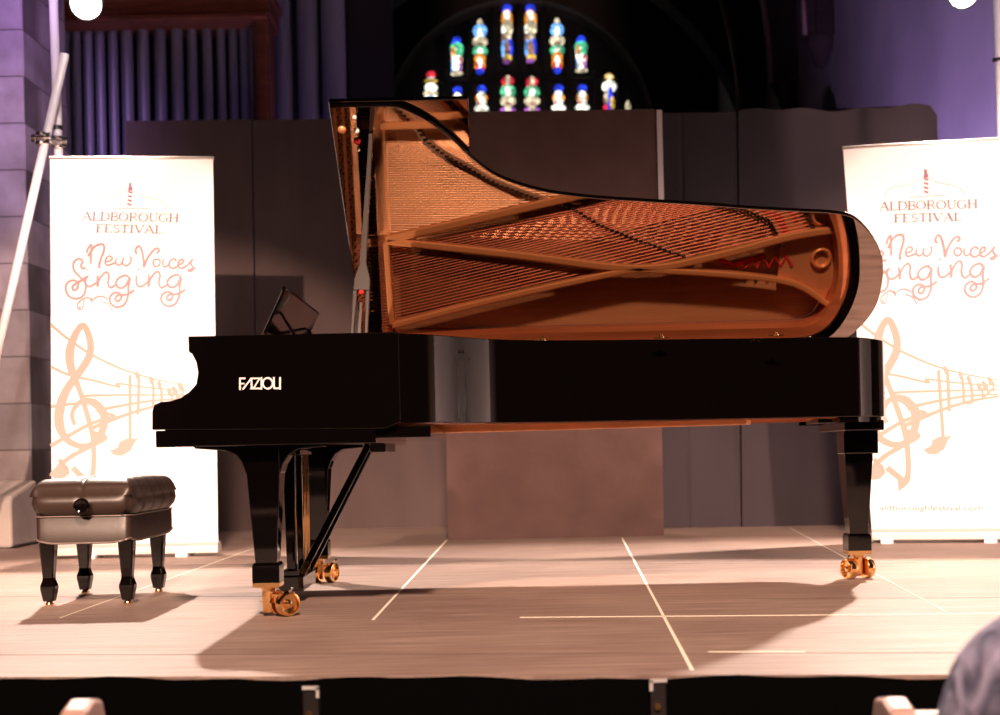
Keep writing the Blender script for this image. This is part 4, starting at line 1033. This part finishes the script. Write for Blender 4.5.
# legs, castors
def castor(cx, cy, ang, off, gap, parent, side2=True):
    """double-wheel brass castor; ang = direction of the wheel axis in plan; off = offset of wheel pair from the stem"""
    ax = Vector((math.cos(ang), math.sin(ang), 0)); r = .047
    c = Vector((cx, cy, 0))+Vector((off[0], off[1], 0))
    bm = B(); lathe(bm, [(.030, .118), (.030, .105), (.024, .098), (.024, .020), (.021, .014)], (cx, cy, 0), n=18)
    bar(bm, (cx, cy, .07), (c.x, c.y, .062), .03, .035)
    cas = obj('castor', bm, M['brass'], parent, autos=40, bevel=0.002)
    for sgn in ((1, -1) if side2 else (1,)):
        o = c+ax*sgn*gap; o.z = r
        bm = B(); lathe(bm, [(.002, -.018), (r*.93, -.018), (r, -.012), (r, .010), (r*.93, .017), (r*.80, .018), (r*.72, .006), (r*.35, .004), (r*.30, .016), (r*.12, .020), (.001, .020)], o, ax*sgn, 28, cap=False)
        obj('wheel', bm, M['brass'], cas, autos=35)
    bm = B(); e = c+ax*gap*1.1; tube(bm, [(e.x, e.y, .085), (e.x+ax.x*.01+.012, e.y-.01, .108)], .006, 8); obj('brake_lever', bm, M['chrome'], cas, smooth=True); bm = B(); tube(bm, [(c.x-.005, c.y-.02, .09), (c.x-.028, c.y-.035, .125)], .0045, 8)
    obj('brake_lever', bm, M['chrome'], cas, smooth=True)

def leg(cx, cy, ang, off, gap, bracket=True):
    bm = B()
    def ring(h, z): return [(cx-h, cy-h, z), (cx+h, cy-h, z), (cx+h, cy+h, z), (cx-h, cy+h, z)]
    loft(bm, [ring(.062, .64), ring(.062, .54), ring(.040, .195)])
    lg = obj('leg', bm, M['lacquer'], piano, bevel=0.003)
    if bracket:
        bm = B()
        pts = [(-.255, .655), (.225, .655), (.225, .630), (.13, .622), (.095, .60), (.075, .57), (.064, .535), (-.064, .535), (-.078, .575), (-.10, .605), (-.14, .622), (-.255, .632)]
        prism(bm, [(cx+a, b) for a, b in pts], cy-.058, cy+.058, 'y'); obj('leg_bracket', bm, M['lacquer'], lg, bevel=0.004)
    bm = B(); loft(bm, [ring(.044, .202), ring(.051, .192), ring(.051, .128)]); obj('leg_block', bm, M['lacquer'], lg, bevel=0.002)
    bm = B(); loft(bm, [ring(.0505, .128), ring(.0505, .112)]); obj('brass_band', bm, M['brass'], lg, bevel=0.001)
    castor(cx, cy, ang, off, gap, lg)
    return lg
nearx = U(267, 520, V(1.42)).x
leg(nearx, V(1.42), R(-48), (.055, -.005), .030)
farx = U(318, 520, V(.14)).x
leg(farx, V(.14), R(-22), (.03, -.01), .036)
tl = U(856.5, 520, V(.50))
leg(tl.x, V(.50), R(202), (.0, -.005), .046, bracket=False)
bm = B(); cx, cy = tl.x, V(.50)
box(bm, cx-.095, cx+.075, cy-.20, cy+.28, .655, .70)
box(bm, cx-.19, cx+.01, cy-.12, cy+.12, .69, .712)
box(bm, cx-.065, cx+.085, cy-.07, cy+.07, .555, .662); obj('tail_leg_plate', bm, M['lacquer'], piano, bevel=0.006, seg=3)
# black moulding under the tail rim
bm = B()
seg = [i for i, p in enumerate(outer) if p[0] > 1.40 and p[1] < 1.2 and p[1] > .02]
i0, i1 = seg[0], seg[-1]+1
wall(bm, inset(outer, .012)[i0:i1], inset(outer, .09)[i0:i1], .690, .7115); obj('rim_foot_moulding', bm, M['lacquer'], piano, autos=35)
# pedal lyre
ly = B(); x1 = U(290.5, 500, 5.50).x
def taperpost(bm, x, y, w0, w1, z0, z1):
    loft(bm, [[(x-w0, y-w0, z0), (x+w0, y-w0, z0), (x+w0, y+w0, z0), (x-w0, y+w0, z0)], [(x-w1, y-w1, z1), (x+w1, y-w1, z1), (x+w1, y+w1, z1), (x-w1, y+w1, z1)]])
taperpost(ly, x1, 5.50, .018, .027, .125, .64); taperpost(ly, x1+.005, 5.74, .015, .022, .125, .64)
lyre = obj('pedal_lyre', ly, M['lacquer'], piano, bevel=0.003)
bm = B(); box(bm, x1-.055, x1+.055, 5.44, 5.80, .045, .105); box(bm, x1-.035, x1+.035, 5.45, 5.79, .105, .130); obj('lyre_box', bm, M['lacquer'], lyre, bevel=0.004)
bm = B(); box(bm, x1-.05, x1+.05, 5.45, 5.79, .60, .64); obj('lyre_head', bm, M['lacquer'], lyre, bevel=0.004)
for y in (5.56, 5.60, 5.65, 5.69):
    bm = B(); tube(bm, [(x1+.045, y, .06), (x1+.045, y, .64)], .0045, 8); obj('pedal_rod', bm, M['brass'], lyre, smooth=True)
    bm = B(); pts = [(x1+.03, y, .068), (x1-.08, y, .062), (x1-.16, y, .055)]
    loft(bm, [[(p[0], p[1]-w_, p[2]-.005), (p[0], p[1]+w_, p[2]-.005), (p[0], p[1]+w_, p[2]+.005), (p[0], p[1]-w_, p[2]+.005)] for p, w_ in zip(pts, (.008, .012, .018))]); obj('pedal', bm, M['brass'], lyre, bevel=0.003)
for y in (5.50, 5.74):
    bm = B(); a = U(369 if y < 5.6 else 372, 446, y); b = Vector((x1+.04, y, .11)); bar(bm, (a.x, y, .64), b, .024, .028); obj('lyre_brace', bm, M['lacquer'], lyre, bevel=0.003)

# ------------------------------------------------------------------ bench
bx0, bx1 = U(34, 530, 5.40).x, U(130, 530, 5.40).x
by0, by1 = 5.40, 6.13
bench = thing('piano_bench', ((bx0+bx1)/2, (by0+by1)/2, 0), 'black tufted leather piano bench with four turned-foot legs, left of the piano', 'bench')
cx, cy = (bx0+bx1)/2, (by0+by1)/2; hx, hy = (bx1-bx0)/2, (by1-by0)/2
# cushion: rounded, tufted
bm = B(); n = 48; g = []
zc0, zc1 = .372, .520
def cush(u, v):
    """u,v in -1..1 -> top surface"""
    sx = hx+.012; sy = hy+.012
    z = zc1+.014*(1-u*u)*(1-v*v)
    return cx+u*sx, cy+v*sy, z
top = []
for j in range(n+1):
    row = []
    for i in range(n+1):
        u, v = i/n*2-1, j/n*2-1
        x, y, z = cush(u, v)
        r = max(abs(u), abs(v)); e = max(0, (r-.78)/.22)
        z -= .055*e**2.4
        tu = abs(((u+1)*1.0) % 1.0-.5); tv = abs(((v+1)*2.5) % 1.0-.5)
        dip = math.exp(-((0.5-tu)/.035)**2)+math.exp(-((.5-tv)/.06)**2)
        z -= .009*min(1.3, dip)
        row.append(bm.verts.new((x, y, z)))
    top.append(row)
for j in range(n):
    for i in range(n): bm.faces.new((top[j][i], top[j][i+1], top[j+1][i+1], top[j+1][i]))
ring = [top[0][i] for i in range(n)]+[top[j][n] for j in range(n)]+[top[n][i] for i in range(n, 0, -1)]+[top[j][0] for j in range(n, 0, -1)]
prev = ring
for z, ex in ((.452, .018), (.425, .022), (.398, .014), (.378, -.002), (zc0, -.012)):
    cur = []
    for k, v in enumerate(ring):
        dx_, dy_ = v.co.x-cx, v.co.y-cy
        # tuft pleats down the long side
        pv = 0.0
        if abs(dx_) > hx*.98: pv = -.010*math.exp(-((.5-abs(((dy_/hy+1)*2.5) % 1-.5))/.09)**2)
        if abs(dy_) > hy*.98: pv = -.006*math.exp(-((.5-abs(((dx_/hx+1)*1.0) % 1-.5))/.05)**2)
        sx_ = max(-1, min(1, dx_/(hx+.012))); sy_ = max(-1, min(1, dy_/(hy+.012)))
        rr = (abs(sx_)**9+abs(sy_)**9)**(1/9)
        cur.append(bm.verts.new((cx+sx_/rr*(hx+.004+ex+pv), cy+sy_/rr*(hy+.004+ex+pv), z)))
    m = len(ring)
    for k in range(m): bm.faces.new((prev[k], prev[(k+1) % m], cur[(k+1) % m], cur[k]))
    prev = cur
bm.faces.new(prev)
cu = obj('cushion', bm, M['leather'], bench, smooth=True)
# lower box with curved bottom edge
bm = B(); pts_b = []
K = 20
ringt, ringb = [], []
def rrect(hx_, hy_, r, n_=6):
    out = []
    for (sx, sy, a0) in ((1, -1, -90), (1, 1, 0), (-1, 1, 90), (-1, -1, 180)):
        for k in range(n_+1):
            a = R(a0+90*k/n_); out.append((sx*(hx_-r)+r*math.cos(a), sy*(hy_-r)+r*math.sin(a)))
    # subdivide the long edges
    res = []
    for i, p in enumerate(out):
        q = out[(i+1) % len(out)]; res.append(p)
        L_ = math.hypot(q[0]-p[0], q[1]-p[1])
        if L_ > .1:
            for k in range(1, 16): res.append((p[0]+(q[0]-p[0])*k/16, p[1]+(q[1]-p[1])*k/16))
    return res
rr_ = rrect(hx-.004, hy-.004, .022)
def zbot(x, y):
    t = abs(x)/hx if abs(y) > hy*.9 else (abs(y)/hy if abs(x) > hx*.9 else 1)
    return .262+.018*max(0, (t-.55)/.45)**2
loft(bm, [[(cx+x*.98, cy+y*.98, .374) for x, y in rr_], [(cx+x, cy+y, .366) for x, y in rr_], [(cx+x, cy+y, zbot(x, y)) for x, y in rr_]])
ap = obj('apron', bm, M['leather'], bench, autos=50)
bm = B(); tube(bm, [(cx+x*1.003, cy+y*1.003, zbot(x, y)) for x, y in rr_+rr_[:1]], .0045, 6); tube(bm, [(cx+x*1.006, cy+y*1.006, .371) for x, y in rr_+rr_[:1]], .0035, 6); obj('piping', bm, M['leather_pipe'], bench, smooth=True)
bm = B(); kp = U(85.5, 506, by0)
lathe(bm, [(.012, 0), (.012, .03), (.028, .032), (.033, .040), (.033, .052), (.026, .058), (.018, .055), (.001, .055)], (kp.x, by0-.002, kp.z), (0, -1, 0), 24); obj('height_knob', bm, M['lacquer'], bench, autos=40)
for px, yy in ((49, 5.52), (127.5, 5.52), (85, 5.99), (158.5, 5.99)):
    x = U(px, 570, yy).x; bm = B()
    def ring8(h, z, c=.25):
        k = h*(1-c); return [(x-k, yy-h, z), (x+k, yy-h, z), (x+h, yy-k, z), (x+h, yy+k, z), (x+k, yy+h, z), (x-k, yy+h, z), (x-h, yy+k, z), (x-h, yy-k, z)]
    loft(bm, [ring8(.033, .285), ring8(.030, .22), ring8(.022, .115), ring8(.023, .105), ring8(.031, .080), ring8(.031, .070), ring8(.022, .018)])
    lg = obj('leg', bm, M['lacquer'], bench, bevel=0.0015)
    bm = B(); lathe(bm, [(.013, .018), (.013, .012), (.018, .006), (.016, 0)], (x, yy, 0), n=16); obj('brass_foot', bm, M['brass'], lg, smooth=True)

# ------------------------------------------------------------------ pews and listener in front
def pew(xa, dirn, label, Yb=2.80, LN=1.5, dz=0.0):
    """end of pew at xa, pew runs in dirn along X"""
    t = thing('wooden_pew', (xa+dirn*.9, Yb+.25, GZ), label, 'pew', 'wooden pews before the stage')
    w_ = .055; x0, x1 = sorted((xa, xa+dirn*w_))
    bm = B()
    prof_ = [(Yb-.03, GZ), (Yb-.05, -.1), (Yb-.055, .045), (Yb-.04, .068), (Yb+.02, .082), (Yb+.08, .070), (Yb+.10, .03), (Yb+.12, -.10), (Yb+.18, -.2), (Yb+.34, -.24), (Yb+.38, -.28), (Yb+.36, GZ)]
    prof_ = [(a_, b_+dz if b_ > -.5 else b_) for a_, b_ in prof_]; prism(bm, prof_, x0, x1, 'x'); obj('end_panel', bm, M['pewwood'], t, bevel=0.010, seg=3)
    L0, L1 = sorted((xa+dirn*w_, xa+dirn*LN))
    bm = B(); box(bm, L0, L1, Yb-.03, Yb+.02, .010, .034); obj('top_rail', bm, M['pewwood'], t, bevel=0.006)
    bm = B(); box(bm, L0, L1, Yb-.01, Yb+.01, -.45, .011); obj('back_panel', bm, M['darkbeam'], t)
    bm = B(); box(bm, L0, L1, Yb, Yb+.33, -.47, -.44); obj('seat', bm, M['darkbeam'], t)
    x2, x3 = sorted((xa+dirn*LN, xa+dirn*(LN+.06))); bm = B(); prism(bm, prof_, x2, x3, 'x'); obj('end_panel', bm, M['pewwood'], t, bevel=0.010, seg=3)
pew(U(92, 700, 2.80).x, -1, 'wooden pew with pale rounded end, at the bottom left corner', dz=.012)
pew(U(884, 700, 2.80).x, 1, 'wooden pew with pale rounded end, at bottom right in front of the person in blue-grey', dz=-.020)
pew(.60, 1, 'wooden pew on which the person in blue-grey sits, at the lower right', Yb=2.06, LN=1.2, dz=-.03)

def person():
    px_ = 1.055; py_ = 2.36; lift = -.50
    t = thing('person', (px_, py_, GZ), 'person in a blue-grey shirt seen from behind, cut off at the bottom right corner', 'person')
    verts, edges, rad = [], [], []
    def v(x, y, z, r, parent=None, ry=None):
        verts.append((px_+x, py_+y, z)); rad.append((r, ry or r))
        if parent is not None: edges.append((parent, len(verts)-1))
        return len(verts)-1
    pel = v(0, .02, -.33, .155, None, .12)
    w1 = v(0, 0, -.15, .145, pel, .11); ch = v(0, -.02, .05, .165, w1, .12); up = v(0, -.02, .20, .13, ch, .10)
    nk = v(0, 0, .315, .06, up); hd = v(0, .03, .40, .062, nk)
    for s in (-1, 1):
        sh = v(s*.155, -.01, .225, .078, up); s2 = v(s*.205, 0, .19, .074, sh); el = v(s*.26, .06, -.08, .052, s2); wr = v(s*.19, .30, -.17, .034, el)
        hp_ = v(s*.10, .08, -.36, .10, pel); kn = v(s*.13, .36, -.38, .07, hp_); an = v(s*.13, .26, -.80, .045, kn); ft = v(s*.13, .38, -.855, .038, an)
    me = bpy.data.meshes.new('body'); me.from_pydata(verts, edges, [])
    o = bpy.data.objects.new('body', me); C.objects.link(o); o.parent = t; o.location = -t.location
    sk = o.modifiers.new('skin', 'SKIN'); sk.use_smooth_shade = True
    for i, r in enumerate(rad):
        me.skin_vertices[0].data[i].radius = r
    me.skin_vertices[0].data[0].use_root = True
    o.modifiers.new('sub', 'SUBSURF').levels = 2; o.modifiers['sub'].render_levels = 2
    me.materials.append(M['shirt'])
    bm = B(); prof_h = [(.02, -.12), (.055, -.10), (.07, -.05), (.078, 0), (.08, .05), (.07, .09), (.045, .12), (.002, .13)]
    lathe(bm, prof_h, (px_, py_+.03, .47), n=24)
    for q in bm.verts:
        q.co.y = py_+.03+(q.co.y-py_-.03)*1.2
        if q.co.y > py_+.10 and abs(q.co.x-px_) < .015 and abs(q.co.z-.455) < .04: q.co.y += .018
    obj('head', bm, M['skin'], t, smooth=True, sub=1)
    bm = B(); lathe(bm, [(.06, -.05), (.083, -.01), (.088, .05), (.078, .10), (.05, .135), (.002, .145)], (px_, py_+.012, .475), n=24)
    for q in bm.verts: q.co.y = py_+.012+(q.co.y-py_-.012)*1.15
    obj('hair', bm, M['hair'], t, smooth=True, sub=1)
    for s in (-1, 1):
        bm = B(); wx, wy, wz = px_+s*.19, py_+.30, -.17
        tube(bm, [(wx, wy, wz), (wx-s*.01, wy+.04, wz-.01), (wx-s*.02, wy+.09, wz-.02)], [.026, .038, .034], 10)
        for k in range(4):
            o_ = -.027+k*.018; tube(bm, [(wx-s*.02+o_, wy+.085, wz-.02), (wx-s*.02+o_, wy+.125+(.006 if k in (1, 2) else 0), wz-.025), (wx-s*.02+o_, wy+.15, wz-.045)], [.009, .0085, .007], 8)
        tube(bm, [(wx-s*.04, wy+.03, wz-.01), (wx-s*.065, wy+.06, wz-.012), (wx-s*.07, wy+.09, wz-.02)], [.012, .010, .008], 8)
        obj('hand', bm, M['skin'], t, smooth=True)
person()
